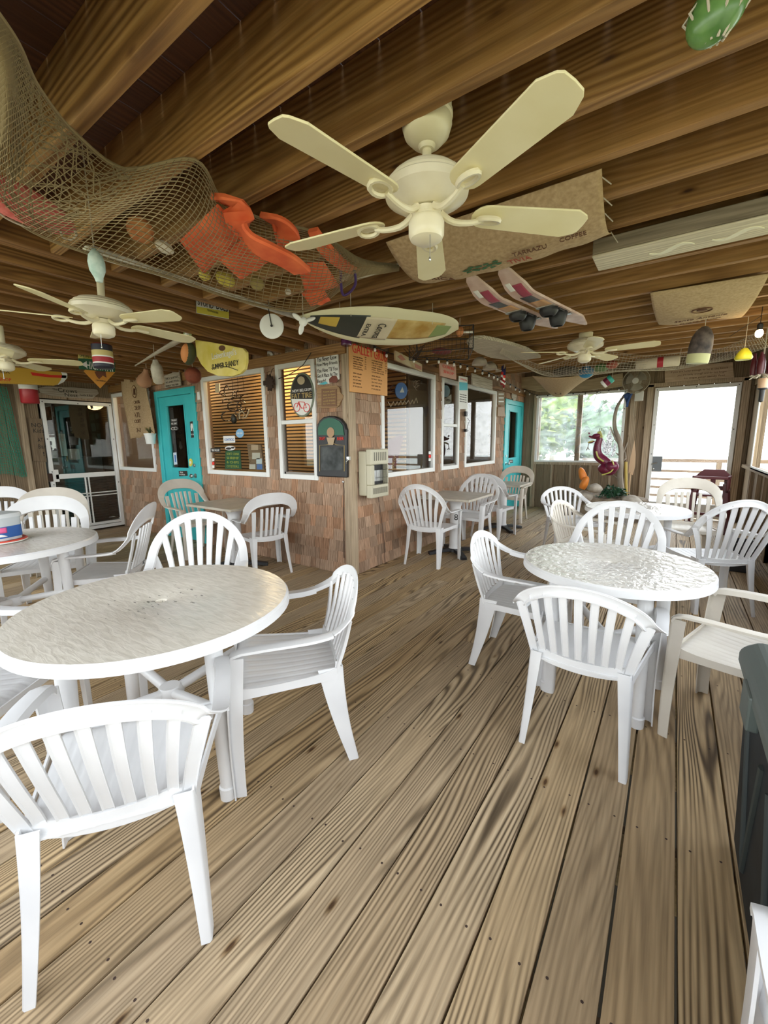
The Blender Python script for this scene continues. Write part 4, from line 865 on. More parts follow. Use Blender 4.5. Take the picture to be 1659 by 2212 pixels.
def onsack(tx_,u,v,w,h,m=M['brownink']):
    p=V(sk(u,v))+V((0,-.010,0)); x=(tr-tl).normalized(); up=(tl-bl).normalized(); fr=Matrix.Translation(p-o.location)@frame((0,0,0),x,up); return text(tx_,w,h,fr,m,o,'printed_text')
for tt,v,w,h in (('BE RIGHT',.10,.26,.05),('YOUR',.44,.24,.045),('COLOM',.53,.3,.06),('ATLA',.64,.27,.07),('COFFEE',.74,.28,.05),('3-37',.88,.2,.06)): onsack(tt,.42,v,w,h)
mb=MB(); p=V(sk(.45,.28))-o.location+V((0,-.012,0)); mb.tube([p+V((.065*math.cos(a),0,.085*math.sin(a))) for a in [2*PI*i/24 for i in range(24)]],.004,6,closed=True); build('printed_emblem',mb,M['brownink'],o)
mb=MB(); mb.prism([(-.03,-.05),(-.012,-.02),(0,-.05),(.02,-.045),(.012,0),(.03,.04),(-.005,.05),(-.03,.02)],frame(p,(1,0,0),(0,0,1)),-.001,.002); build('printed_bird',mb,M['brownink'],o,smooth=False)
# white wall pot with plant
t=thing('hanging_pot','white pot with a yellow-leafed plant beside the left teal door','plant pot',at(326,959,y=-.13)); o0=t.location
mb=MB(); mb.lathe([(.001,0),(.058,0),(.074,.13),(.08,.132),(.08,.15),(.072,.15),(.07,.135),(.001,.13)],n=28); build('pot',mb,M['white'],t)
mb=MB(); rr=random.Random(2)
for i in range(14): a=rr.uniform(0,6.28); mb.sweep([V((0,0,.13)),V((.03*math.cos(a),.03*math.sin(a),.19)),V((.06*math.cos(a),.06*math.sin(a),.19+rr.uniform(-.02,.05)))],V((math.cos(a),math.sin(a),.3)),[(-.008,0),(0,.001),(.008,0)])
build('leaves',mb,cmat('dark_leaf',(.06,.07,.02),.6),t); mb=MB(); mb.sweep([V((0,-.02,.2)),V((-.03,-.03,.23)),V((-.07,-.03,.225))],V((0,0,1)),[(-.012,0),(0,.003),(.012,0)]); build('yellow_leaf',mb,cmat('leafy',(.6,.5,.08),.5),t)
# --- left end wall group
WSx=dict(r=(0,1,0),ax='x',v=-3.95)
s=Sign('yellow_longboard','yellow longboard with red stripes hanging at the left edge','surfboard',[(-70,793),(0,787),(60,786),(112,790),(134,796),(145,806),(146,815),(139,826),(118,833),(60,830),(-70,826)],WSx,0,.06,cmat('board_yellow',(.62,.36,.04),.4),bevel=.02)
s.part('red_stripe',[(66,804),(110,810),(143,811),(143,817),(105,815),(70,811)],redm,.001,.003); s.part('red_stripe',[(92,787),(120,792),(126,800),(112,800)],redm,.001,.003); s.part('white_nose',[(126,797),(136,799),(145,808),(145,816),(138,825),(124,832),(132,820),(134,808)],wht,.001,.003)
s.tx('MAREX',(-26,798,21,805),inkm,.002,label='black lettering'); s.tx('SURF SHOP',(-30,815,24,822),redm,.002)
s=Sign('highway_sign','green arrow-end street sign lettered HIGHWAY, hung at upper left','sign',[(169,774),(190,775),(249,783),(249,804),(210,801),(171,797)],dict(r=(0,1,0),ax='x',v=-2.6),0,.006,cmat('street_green',(.015,.1,.045),.5))
s.tx('HIGHWAY',(187,784,246,800),wht,.001); build('hanging_wire',MB().tube([(-.01,-.1,.02),(-.01,-.1,HC-s.loc.z)],.002,5).tube([(-.01,.1,.0),(-.01,.1,HC-s.loc.z)],.002,5),M['blackm'],s.o); s.part('arrow',[(175,787),(186,781),(187,794)],wht)
s=Sign('diamond_sign','orange-yellow diamond warning sign below the green HIGHWAY sign','sign',[(181,802),(216,768),(251,802),(217,839)],dict(r=(0,1,0),ax='x',v=-2.64),0,.006,cmat('warning_yellow',(.62,.27,.03),.5))
s.part('pictogram',[(204,803),(212,800),(228,803),(230,816),(222,811),(214,819),(208,812)],cmat('picto',(.16,.05,.02),.6)); s.tx('CROSSING',(207,821,229,824),inkm,.001); build('hanging_wire',MB().tube([(-.01,0,.06),(-.01,0,HC-s.loc.z)],.002,5),M['blackm'],s.o)
s=Sign('small_yellow_sign','small yellow sign peeking above the green HIGHWAY sign','sign',[(169,763),(199,766),(199,776),(169,774)],dict(r=(0,1,0),ax='x',v=-2.62),0,.006,yel); s.tx('OFF LIMITS',(172,767,197,772),inkm,.001); build('hanging_wire',MB().tube([(-.01,0,.0),(-.01,0,HC-s.loc.z)],.002,5),M['blackm'],s.o)
s=Sign('name_plank',"weathered driftwood plank lettered The Crow's Nest over the white screen door",'sign',[(84,838),(100,834),(150,836),(210,841),(214,850),(206,856),(200,862),(150,859),(110,855),(88,848)],WS,.04,.03,M['drifty'],bevel=.006)
s.tx('The',(113,839,123,843),inkm); s.tx('Crows',(125,839,166,848),inkm); s.tx('Nest',(140,850,168,857),inkm); s.tx('Tackle & Bait',(172,852,200,856),inkm)
s=Sign('rules_board','tall narrow board hand-lettered NO KIDS beside the white screen door','sign',[(61,902),(90,905),(101,998),(72,996)],WS,.04,.02,M['panel'])
for i,tl in enumerate(('NO','Kids','AT','Bar','!')):
    w=(22,22,12,16,3)[i]; cx=79+3.9*i; y=(914,926,946,960,976)[i]; s.tx(tl,(cx-w/2,y,cx+w/2,y+9),inkm)
# green net draped on the left end wall
def gn(u,v):
    y=-2.35+1.0*u+.06*math.sin(9*v)*(1-u); z=2.17-1.2*v-(.25*(1-u) if v>.5 else 0)*(v-.5)+.05*math.sin(11*u)
    return V((XS+.15+.05*math.sin(14*u+3*v)+.03*math.sin(23*u),y+.10*v,z))
mb=MB(); mb.grid(gn,44,52); o=build('green_fishing_net',mb,M['netg'],smooth=False); md=o.modifiers.new('w','WIREFRAME'); md.thickness=.005; md.use_even_offset=False; tag(o,'green fishing net draped on the boards at the far left','net')
mb=MB(); mb.grid(lambda u,v:gn(u,v)+V((-.03,.01,.01)),26,30); o2=build('net_fold',mb,M['netg'],o,smooth=False); md=o2.modifiers.new('w','WIREFRAME'); md.thickness=.005; md.use_even_offset=False
# ================================================================= HANGING FLOATS AND BUOYS
def rope(mb,p,z1=HC,dx=0,r=.0025): mb.tube([V(p),V((p[0]+dx*.5,p[1],(p[2]+z1)/2)),V((p[0]+dx,p[1],z1))],r,6); return mb
def buoy(name,label,cat,p,prof,bands,tilt=(0,0,0),group=None,n=28,ropem=None,rz=None):
    # prof [(r,z)], bands [(z_from,material)]
    t=thing(name,label,cat,p,0,group); rot=Matrix.Rotation(tilt[0],3,'X')@Matrix.Rotation(tilt[1],3,'Y'); mb=MB(); mb.lathe(prof,n=n)
    ms=[b[1] for b in bands]; mb.m=[max(i for i,b in enumerate(bands) if sum(mb.v[k][2] for k in f)/len(f)>=b[0]-1e-6 or i==0) for f in mb.f]; mb.v=[tuple(rot@V(v)) for v in mb.v]
    build('float_body',mb,ms,t,angle=50); top=rot@V((0,0,prof[-1][1])); mb=MB(); rope(mb,top,(rz or HC-.005)-p[2]); build('rope',mb,ropem or M['rope'],t); return t
def eprof(r,h,n=12,z0=0): return [(max(r*math.sin(PI*i/n),.003),z0-h*math.cos(PI*i/n)) for i in range(n+1)]
def cyl(r,h,e=.02): return [(.003,-h/2),(r-e,-h/2),(r,-h/2+e),(r,h/2-e),(r-e,h/2),(.003,h/2)]
kb,ky,kr=cmat('band_black',(.015,.015,.03),.4),cmat('band_yellow',(.6,.5,.2),.5),cmat('band_red',(.4,.02,.03),.4)
def bandcyl(r,h,zs): 
    L=[(.003,-h/2),(r-.01,-h/2),(r,-h/2+.01)]
    for z in zs: L.append((r,z-.0005)); L.append((r,z+.0005))
    return L+[(r,h/2-.01),(r-.01,h/2),(.003,h/2)]
buoy('striped_buoy','cylindrical buoy banded red, black and yellow under the left ceiling fan','buoy',at(222,770,x=-1.2),bandcyl(.072,.185,(-.075,-.06,-.05,-.01,.0,.04,.05,.085)),[(-1,kb),(-.06,wht),(-.05,kr),(-.01,wht),(.0,ky),(.04,kb),(.05,kb),(.085,kr)])
buoy('red_white_buoy','red buoy with a white band hanging left of the white screen door','buoy',at(62,845,x=-4.55),bandcyl(.10,.32,(.02,.08)),[(-1,kr),(.02,wht),(.08,kr)])
o_=cmat('float_orange',(.62,.22,.06),.6,build=noisy((.5,.15,.05),(.68,.28,.1),10,4)); r_d=cmat('float_red_brown',(.22,.05,.02),.7,build=noisy((.14,.03,.015),(.28,.07,.03),9,4))
t=buoy('papaya_float','half-cut orange float with a dark green rind under the yellow lemon sign','float',at(408,764,y=-.95),eprof(.062,.10),[(-1,cmat('rind',(.06,.07,.03),.6))],tilt=(0,.35,0)); mb=MB(); mb.ell((0,-.024,0),(.052,.045,.086),Matrix.Rotation(.35,3,'Y')); build('cut_face',mb,cmat('papaya',(.75,.30,.10),.6),t)
buoy('red_ball_float','dark red round float hanging above the left teal door','float',at(417,811,y=-.6),eprof(.083,.083),[(-1,r_d)])
buoy('tan_gourd_float','tan pear-shaped float beside the top of the burlap sack','float',at(312,822,y=-.62),[(.003,-.085),(.04,-.078),(.072,-.05),(.082,-.01),(.07,.035),(.045,.07),(.03,.10),(.024,.14),(.003,.15)],[(-1,cmat('gourd_tan',(.42,.22,.12),.7))],tilt=(0,.5,0))
buoy('white_bottle_float','worn white bullet-shaped float hanging by a cord left of the teal door','float',at(340,806,y=-.75),[(.003,-.115),(.04,-.11),(.055,-.09),(.058,-.02),(.06,.04),(.05,.08),(.03,.11),(.022,.14),(.003,.145)],[(-1,cmat('worn_white',(.55,.52,.42),.7,build=noisy((.4,.37,.28),(.66,.62,.52),9,4)))],tilt=(.25,.3,0))
t=thing('dried_fish','pale green and white ornament at the joist above the orange float','ornament',at(405,722,y=-1.05)); mb=MB(); mb.ell((0,0,0),(.05,.03,.035),Matrix.Rotation(-.5,3,'Y')); build('body',mb,cmat('pale_green',(.35,.42,.22),.7),t); mb=MB(); mb.prism([(-.02,-.05),(.03,-.045),(.045,-.005),(.02,.01),(-.01,-.01)],frame((0,-.02,0),(1,0,0),(0,0,1)),-.01,.01); mb.box((.02,0,.05),(.02,.02,.06)); build('fins',mb,cmat('fish_white',(.7,.7,.62),.7),t,bevel=.004)
t=thing('wooden_oar','grey tapered pole slung under the joists near the left door','pole',at(340,760,y=-1.0)); o0=t.location; mb=MB(); mb.tube([at(292,790,y=-.95)-o0,at(340,761,y=-1.0)-o0,at(392,732,y=-1.05)-o0],lambda q:.006+.020*q,10); build('shaft',mb,M['drift'],t); mb=MB(); mb.tube([at(333,765,y=-1)-o0,V((at(333,765,y=-1)-o0).xy.to_3d())+V((0,0,2.3-o0.z))],.0025,5); build('sling',mb,M['rope'],t)
buoy('pale_blue_float','pale blue-green spindle float hanging under the fishing net, before the left fan','float',at(209,573,z=2.06),[(.003,-.062),(.012,-.06),(.016,-.045),(.028,-.02),(.030,.01),(.024,.035),(.012,.05),(.006,.06),(.003,.064)],[(-1,cmat('pale_teal',(.42,.55,.5),.5,build=noisy((.33,.47,.42),(.55,.66,.6),30,4))),],tilt=(.1,.12,0))
t=thing('green_glass_float','dark green float hanging at the top edge near the right corner','float',at(1550,22,z=2.13)); mb=MB(); mb.ell((0,0,0),(.045,.032,.055),Matrix.Rotation(.5,3,'Y')); build('float_body',mb,cmat('glass_green',(.05,.16,.04),.25,build=noisy((.03,.10,.02),(.14,.28,.08),14,4)),t); mb=MB(); rr=random.Random(5)
for i in range(10): a=2*PI*i/10; mb.tube([(0,0,.06),(.052*math.cos(a),.038*math.sin(a),.0),(.015*math.cos(a),.01*math.sin(a),-.05)],.0025,5)
rope(mb,(0,0,.06),.17); build('net_wrap',mb,M['netgrey'],t)
buoy('black_bullet_buoy','black bullet buoy with a pale yellow base hanging by the clear far door','buoy',at(1514,746,z=2.02),[(.003,-.125),(.066,-.125),(.070,-.11),(.070,-.0605),(.070,-.0595),(.072,0),(.064,.06),(.045,.10),(.02,.125),(.003,.13)],[(-1,cmat('buoy_yellow',(.55,.55,.28),.6)),(-.06,cmat('buoy_dark',(.07,.055,.05),.7,build=noisy((.04,.03,.03),(.14,.11,.09),20,4)))],tilt=(.05,.1,0))
buoy('yellow_buoy','small bright yellow wedge buoy at the upper right, beside the hanging bulb','buoy',at(1607,766,z=2.0),[(.003,-.04),(.05,-.04),(.058,-.025),(.045,.01),(.02,.045),(.003,.05)],[(-1,cmat('bright_yellow',(.68,.66,.04),.4))],n=20)
# white disk and propeller shape, purple lamp, at the girder
t=thing('white_disk','white round disk hanging by a black cord below the net','disk',at(587,705,z=2.12)); mb=MB(); fr=frame((0,0,0),(.80,.6,0),(0,0,1)); mb.lathe([(.001,-.008),(.07,-.008),(.079,-.003),(.079,.004),(.072,.008),(.055,.006),(.001,.007)],n=48,mx=fr.to_3x3()); build('plate',mb,wht,t); mb=MB(); mb.tube([(.012,-.012,.0),(.0,-.012,.06),(-.01,-.01,.10),(-.01,-.01,.17)],.003,6); mb.ell((.012,-.012,0),(.008,.008,.008)); build('cord',mb,M['black'],t)
t=thing('white_propeller','small white propeller hanging beside the surfboard tail','propeller',at(655,695,z=2.1)); mb=MB(); fr=frame((0,0,0),(.80,.6,0),(0,0,1))
mb.ell((0,0,0),(.03,.022,.028)); 
for a in (.3,2.5,4.4): mb.ell(V((.8*.045*math.cos(a),.6*.045*math.cos(a),.045*math.sin(a))),(.036,.012,.02),fr.to_3x3()@Matrix.Rotation(a,3,'Z')@Matrix.Rotation(.5,3,'X'))
build('blades',mb,wht,t); mb=MB(); rope(mb,(0,0,.02),.2); build('cord',mb,M['rope'],t)
t=thing('purple_lamp','purple ribbed glass shade fixed at the top of the corner post','lamp',at(748,738,y=-.10)); mb=MB(); L=[(.001,.085),(.018,.085),(.022,.06)]
for i in range(8): z=.055-.011*i; L+=[(.030+.018*min(i,4)/4+(.003 if i%2 else 0),z)]
L+=[(.046,-.035),(.001,-.036)]; mb.lathe(L,n=30); build('lamp_shade',mb,cmat('purple_glass',(.10,.02,.09),.25,coat=.5),t); mb=MB(); mb.lathe([(.02,.08),(.02,.12),(.035,.125),(.035,.15)],n=16); build('fitting',mb,M['black'],t)
# licence plate on the left joist
s=Sign('licence_plate','white and yellow licence plate reading STUPID DUES on a left joist','licence plate',[(423,645),(494,651),(495,690),(424,677)],dict(r=(0,1,0),ax='x',v=-.255),0,.002,wht,bevel=0)
s.part('yellow_band',[(424.5,662),(494,674),(494.5,688.5),(425,675.5)],cmat('plate_yellow',(.72,.62,.08),.5),.0006,.001)
s.tx('STUPID',(427,648,460,663),inkm,.0018); s.tx('DUES',(467,655,491,671),inkm,.0018); s.tx('TENNESSEE',(447,671,471,675),inkm,.0018); s.line([(423,645),(494,651),(495,690),(424,677)],.0012,inkm,'border',.001,True)
# long white oar along the girder
t=thing('white_oar','long white weathered oar lying along the girder behind the net','oar',(.26,-1.5,2.262)); mb=MB(); L=[]
mb.prism([(-.028,-.74),(-.04,-.70),(-.042,-.62),(-.03,-.5),(-.018,-.42),(-.018,.75),(.018,.75),(.018,-.42),(.03,-.5),(.042,-.62),(.04,-.70),(.028,-.74)],Matrix.Identity(4),-.014,.012); mb.rnd=[(.8,.2,.5)]*len(mb.v); o=build('oar',mb,cmat('chalky_white',(.6,.58,.5),.7,build=noisy((.42,.4,.33),(.7,.69,.62),9,4,(4,1,1))),t,bevel=.005)
# ================================================================= RIGHT WALL THINGS
s=Sign('menu_board','tan wooden GALLEY GRUB menu board with red heading at the house corner','sign',[(756,741),(837,768),(837,855),(758,846)],WR,.062,.02,org,bevel=.002)
for tt,b in (('GALLEY',(761,747,805,767)),('GRUB',(808,757,835,779))):
    s.tx(tt,b,redm,label='red painted heading')
rr=random.Random(9)
for c0,c1,y0,n in ((763,786,771,6),(803,830,780,6)):
    for i in range(n): s.tx(('SHE CRAB SOUP','CRAB CAKES','SHRIMP BASKET','FISH TACOS','OYSTER ROLL','CLAM STRIPS','HUSHPUPPIES')[(i+n)%7],(c0,y0+i*4.6+i*.4,c1-rr.uniform(0,6),y0+2.6+i*5),M['brownink']); s.tx('%d'%rr.randint(5,19),(c1+2,y0+i*5,c1+5,y0+2.6+i*5),M['brownink'])
for c0,c1,y0,n in ((763,784,806,5),(803,826,812,5)):
    for i in range(n): s.tx(('SIDE SALAD','ICED TEA','SODAS','KEY LIME PIE','FRIES')[i],(c0,y0+i*7,c1-rr.uniform(0,6),y0+2.8+i*7),M['brownink'])
# heater
t=thing('wall_heater','beige vented gas wall heater with open grille, right of the corner post','heater',(0.02,.24,.80)); cr=cmat('heater_beige',(.52,.49,.36),.45)
def hb(a,b): mb=MB(); mb.b2(a,b); return mb
z0,z1=.80,1.285
y0,y1=-.145+.0,.155
mb=MB(); mb.b2((0,-.145,.02),(.10,.155,.465)); build('body',mb,cr,t,smooth=False,bevel=.012)
mb=MB(); 
for a,b in (((.10,-.15,.33),(.165,.155,.485)),((.10,-.15,0),(.165,.155,.13)),((.10,-.15,.13),(.165,-.09,.33)),((.10,.13,.13),(.165,.155,.33))): mb.b2(a,b)
build('front_cover',mb,cr,t,smooth=False,bevel=.01)
mb=MB(); mb.b2((.102,-.09,.13),(.106,.13,.33)); build('firebox',mb,M['black'],t,smooth=False)
mb=MB(); mb.b2((.11,-.085,.16),(.114,.125,.27)); build('reflector',mb,M['metal'],t,smooth=False)
mb=MB()
for i in range(11): mb.tube([(.168,-.085+i*.021,.13),(.168,-.085+i*.021,.33)],.0015,5)
mb.tube([(.17,-.09,.20),(.17,.13,.20)],.0015,5); mb.tube([(.17,-.09,.28),(.17,.13,.28)],.0015,5); build('guard_grille',mb,M['black'],t)
mb=MB()
for i in range(7): mb.b2((.150,-.10+i*.033,.37),(.1665,-.088+i*.033,.455))
build('upper_louvre',mb,cmat('slot_dark',(.12,.11,.08),.6),t,smooth=False); mb=MB()
for i in range(16): mb.b2((.160,-.12+i*.016,.04),(.1668,-.113+i*.016,.10))
build('lower_louvre',mb,M['slot_dark'],t,smooth=False)
t=thing('gas_line','thin brown gas line running from the heater down the right shingled wall','pipe',at(833,1215,x=.02)); o0=t.location; mb=MB()
mb.tube([at(x,y,x=.025)-o0 for x,y in ((800,1010),(806,1018),(815,1020),(816,1050),(818,1080),(824,1120),(830,1170),(832,1215))],.004,6); build('pipe',mb,cmat('pipe_brown',(.12,.07,.05),.6),t); mb=MB(); mb.ell(at(802,1013,x=.04)-o0,(.03,.02,.02)); build('regulator',mb,M['metal'],t)
# signs over right windows
s=Sign('faded_fish_sign','faded pink and teal painted board above the first right window','sign',[(854,757),(912,787),(912,803),(855,778)],WR,.20,.02,cmat('faded_cream',(.5,.4,.24),.7,build=noisy((.42,.3,.17),(.56,.47,.3),8,4))); s.part('faded_fish',[(858,770),(866,766),(876,777),(868,779)],cmat('faded_red',(.45,.18,.13),.7)); s.part('faded_wave',[(895,785),(910,792),(910,800),(897,794)],cmat('faded_rose',(.45,.2,.15),.7))
s=Sign('pink_cup_sign','faded pink lettered board above the narrow right window','sign',[(951,784),(985,788),(986,820),(953,812)],WR,.36,.02,cmat('faded_pink',(.55,.32,.24),.7)); s.tx('COFFEE',(956,791,981,797),redm); s.tx('SHOP',(958,802,980,808),redm)
s=Sign('blank_plank_sign','plain weathered light plank above the third right window','sign',[(1020,806),(1064,822),(1064,843),(1021,832)],WR,.26,.02,M['drifty'])
s=Sign('tide_notice','white and turquoise notice hanging on a cord before the narrow right window','sign',[(991,812),(1010,815),(1010,883),(991,884)],dict(r=(0,1,0),ax='x',v=.22),0,.003,wht,bevel=0); s.part('turquoise_panel',[(992,825),(1009.5,827),(1009.5,843),(992,843)],cmat('turq',(.1,.5,.6),.5)); s.tx('OPEN',(993,818,1008,822),redm)
for i in range(4): s.tx('FRESH FISH DAILY',(993,852+i*5,1008,854+i*5),inkm)
mb=MB(); p=at(1006,814,x=.22)-s.o.location; mb.tube([p,p+V((.01,.01,.12)),p+V((0,.0,.24)),p+V((-.03,-.02,.40))],.003,6); build('cord',mb,M['rope'],s.o)
t=thing('wall_thermostat','small dark box with a wire hook between the two right windows','box',at(1006,912,x=.05)); mb=MB(); mb.box((0,0,.12),(.03,.06,.07)); build('box_body',mb,M['black'],t,bevel=.004); mb=MB(); mb.tube([(0.02,.0,.06),(.05,.03,.02),(.03,.0,-.05),(.03,-.02,-.10)],.003,6); mb.box((0,0,-.12),(.04,.05,.04)); build('hook',mb,M['blackm'],t)
for i,(cx,cy,l) in enumerate(((1036,788,'pale cap lying above the third right window, left one'),(1058,798,'white lettered cap at the beam above the third right window'))):
    t=thing('baseball_cap',l,'cap',at(cx,cy,z=2.19),.4,'caps along the right wall beam'); mb=MB(); L=[(.085*math.cos(PI/2*i_/6),.085*math.sin(PI/2*i_/6)) for i_ in range(6)]+[(.004,.086)]; mb.lathe([(.085,0)]+L,n=24); build('crown',mb,cmat('cap_cloth',(.48,.42,.34),.9),t)
    mb=MB(); mb.grid(lambda u,v:((.07+.07*v*math.sin(PI*u)),-.075+.15*u,-.004-.02*v*v),12,4,thick=.004,nrm=(0,0,1)); build('brim',mb,cmat('cap_brim',(.4,.35,.28),.9),t)
    if i: text('OFI',.06,.035,frame((.083,0,.035),(0,1,0),(-.35,0,1)),inkm,t)
t=thing('flag_bunting','small crumpled red, white and blue flag hanging over the right wall','flag',at(1085,815,z=2.12)); 
def fl(u,v): return V((.02*math.sin(9*u+3*v),-.05+.12*u+.02*v,.12-.22*v+.02*math.sin(7*u)))
for a,b,m_ in ((0,.33,cmat('flag_blue',(.02,.02,.09),.9)),(.33,.5,redm),(.5,.62,wht),(.62,.78,cmat('flag_red',(.3,.03,.03),.9)),(.78,.88,wht),(.88,1,cmat('flag_red',(.3,.03,.03),.9))):
    mb=MB(); mb.grid(lambda u,v:fl(u,a+(b-a)*v),12,4); build('flag_stripe',mb,m_,t,solid=.003)
mb=MB(); mb.tube([(0,.07,HC-2.12),(.0,.07,-.05),(.0,.07,-.14)],.004,6); build('pole',mb,M['rope'],t)
s=Sign('slat_sign','grey slatted little sign between the third right window and right teal door','sign',[(1076,845),(1089,848),(1089,876),(1076,874)],WR,.03,.02,M['trim']); [s.part('slat',rc(1077,850+i*8,1088,853+i*8),wht) for i in range(3)]
s=Sign('mailbox_sign','small pale wooden box sign under the slatted one by the right teal door','sign',[(1076,879),(1089,879),(1092,899),(1075,899)],WR,.05,.04,woodp)
s=Sign('oval_fish_plaque','small oval fish plaque over the right teal door','sign',oval(1111,854,5.5,10),WR,.035,.015,M['drifty']); s.part('tail',[(1109,861),(1113,861),(1114,866),(1108,866)],M['drifty'])
dec('door_label','black label on the right teal door below its glass','label',rc(1100,993,1108,1000),WR,.014,inkm,.002,[('PULL',(1101,995,1107,998),wht)])
# first right window contents
s=dec('blue_round_sign','round blue sign hanging inside the first right window','sign',oval(867,844,13,18),WR,-.06,blu,.01); s.part('sailboat',[(863,848),(869,836),(873,848)],wht,.001,.002)
t=thing('neon_script','unlit white neon script below the blue round sign','sign',at(870,870,x=-.05)); o0=t.location; mb=MB(); L=[(838,868),(844,878),(850,868),(853,876),(858,868),(861,875),(866,866),(869,874),(874,866),(877,873),(882,865),(886,873),(891,864),(894,872),(899,860),(902,870)]
mb.tube([at(a,b,x=-.05)-o0 for a,b in L],.006,6); build('tubing',mb,cmat('neon_pale',(.7,.6,.45),.3),t)
mb=MB(); rr=random.Random(8)
for i in range(9): cx,cy=rr.uniform(845,905),rr.uniform(822,850); mb.tube([at(a,b,x=-.09)-o0 for a,b in oval(cx,cy,rr.uniform(4,9),rr.uniform(3,8),10,rr.uniform(0,3),rr.uniform(4,6))],.005,5)
build('dark_tubing',mb,M['neon_dark'],t)
s=dec('wine_poster','maroon bottle poster in the lower left of the first right window','poster',[(832,1012),(840,950),(862,940),(872,942),(858,1002),(846,1014)],WR,-.04,cmat('poster_maroon',(.14,.015,.03),.5),.004); s.txu('MERLOT',-.02,-.12,.16,.05,gold,rot=1.1)
for i,y in enumerate((978,985.5,993)): dec('window_sticker','tiny sticker, %s of three at the first right window edge'%('topmost','middle','lowest')[i],'sticker',rc(926,y-3,931,y+3),WR,-.003,(wht,redm,wht)[i],.001,group='three tiny stickers on the right window')
s=dec('sail_card','white lettered card in the top of the narrow right window','sign',[(960,862),(975,852),(975,868),(962,876)],WR,-.03,wht,.003); s.tx('OPEN',(963,862,973,867),inkm)
s=dec('blue_plate','pale blue round plate in the top of the narrow right window','plate',oval(963,845,9,13),WR,-.04,cmat('plate_blue',(.35,.6,.8),.4),.006)
# brick interior behind the first right window
mb=MB(); 
for r in range(14):
    for c in range(13):
        y=.3+c*.115+(.057 if r%2 else 0); mb.b2((-.46,y,1.55+r*.065),(-.43,y+.105,1.55+r*.065+.055),rnd=R3(rr))
struct('wall_room_brick',mb,cmat('room_brick',(.45,.22,.12),.8),smooth=False)
# ================================================================= CEILING THINGS
def patch_net(name,label,rows,nu,nv,th,m,loc=None,sag=None):
    R=[[at(x,y,z=z) for x,y,z in r] for r in rows]; loc=R[1][len(R[1])//2] if loc is None else loc
    mb=MB(); mb.grid(lambda u,v:bez2(R,u,v)-loc+(V(sag(u,v)) if sag else V((0,0,0))),nu,nv)
    # shear the grid so the mesh reads as diamonds
    o=build(name,mb,m,smooth=False); o.location=loc; md=o.modifiers.new('w','WIREFRAME'); md.thickness=th; md.use_even_offset=False; md.use_boundary=True
    if label: tag(o,label,'net')
    return o,R
rows=[[(-25,0,2.26),(38,90,2.26),(85,190,2.265),(165,290,2.265),(270,365,2.26),(420,345,2.272),(480,430,2.262),(560,470,2.265),(690,505,2.262),(780,560,2.268),(860,572,2.27)],
[(-35,10,2.25),(15,100,2.23),(48,220,2.2),(95,330,2.17),(210,430,2.12),(380,420,2.10),(470,500,2.10),(560,530,2.11),(690,550,2.13),(785,572,2.2),(862,575,2.25)],
[(-45,20,2.25),(0,110,2.22),(15,240,2.16),(20,390,2.11),(120,475,2.07),(310,490,2.05),(420,560,2.05),(530,590,2.06),(680,610,2.09),(775,590,2.18),(862,579,2.24)],
[(-55,30,2.26),(-12,120,2.24),(-5,260,2.2),(-25,410,2.17),(70,500,2.14),(230,560,2.12),(370,600,2.12),(520,650,2.12),(660,672,2.13),(765,606,2.2),(862,583,2.25)]]
net,NR=patch_net('fishing_net','large brown fishing net slung under the joists at upper left, full of floats',rows,100,30,.0034,M['net'])
mb=MB(); mb.tube([bez2(NR,u/60,0)-net.location for u in range(61)],.005,6); mb.tube([bez2(NR,u/60,1)-net.location for u in range(61)],.006,6); build('edge_rope',mb,M['net'],net)
mb=MB(); L=[at(x,y,z=z)-net.location for x,y,z in ((735,600,2.2),(790,592,2.22),(830,580,2.25),(862,572,2.27),(905,560,2.275))]; mb.tube(spline(L,16),lambda q:.018-.012*q,8); build('gathered_end',mb,M['netgrey'],net)
# bundled part of the net at the far left where it is gathered
rr=random.Random(3); mb=MB()
for i in range(26):
    v=rr.random(); mb.tube([bez2(NR,u/30*.42,min(max(v+.12*math.sin(u*.7+i),0),1))-net.location+V((0,0,.006)) for u in range(31)],.0022,4)
build('gathered_folds',mb,M['net'],net)
def flt(name,label,px,py,z,r,rot,m,cat='float',group=None):
    t=thing(name,label,cat,at(px,py,z=z),0,group); mb=MB(); mb.ell((0,0,0),r,Matrix.Rotation(rot,3,'Z')); build('float_body',mb,m,t); mb=MB(); c,s_=math.cos(rot),math.sin(rot); mb.lathe([(.004,-.006),(.010,-.006),(.010,.006),(.004,.006)],(r[0]*c,r[0]*s_,0),12); build('cord_eye',mb,M['rope'],t); return t
pink=cmat('net_pink',(.75,.16,.14),.7,build=noisy((.62,.12,.1),(.82,.22,.19),40,3)); 
gN='floats lying in the fishing net'
a_=math.atan2((at(110,470,z=2.17)-at(10,420,z=2.17)).y,(at(110,470,z=2.17)-at(10,420,z=2.17)).x)
flt('net_float','long coral pink float at the left edge of the fishing net',45,440,2.185,(.19,.075,.055),a_,pink,group=gN)
flt('net_float','round rusty orange float in the middle of the fishing net',303,497,2.17,(.05,.045,.045),a_,cmat('rust_orange',(.5,.2,.06),.8,build=noisy((.4,.13,.04),(.56,.25,.08),30,4)),group=gN)
yl=cmat('net_yellow',(.6,.52,.06),.7,build=noisy((.5,.42,.05),(.68,.6,.12),30,3))
flt('net_float','large bright yellow float low in the fishing net',487,603,2.17,(.062,.036,.034),a_,yl,group=gN)
flt('net_float','small yellow float at the left end of the large yellow one',442,594,2.17,(.03,.026,.026),a_,yl,group=gN)
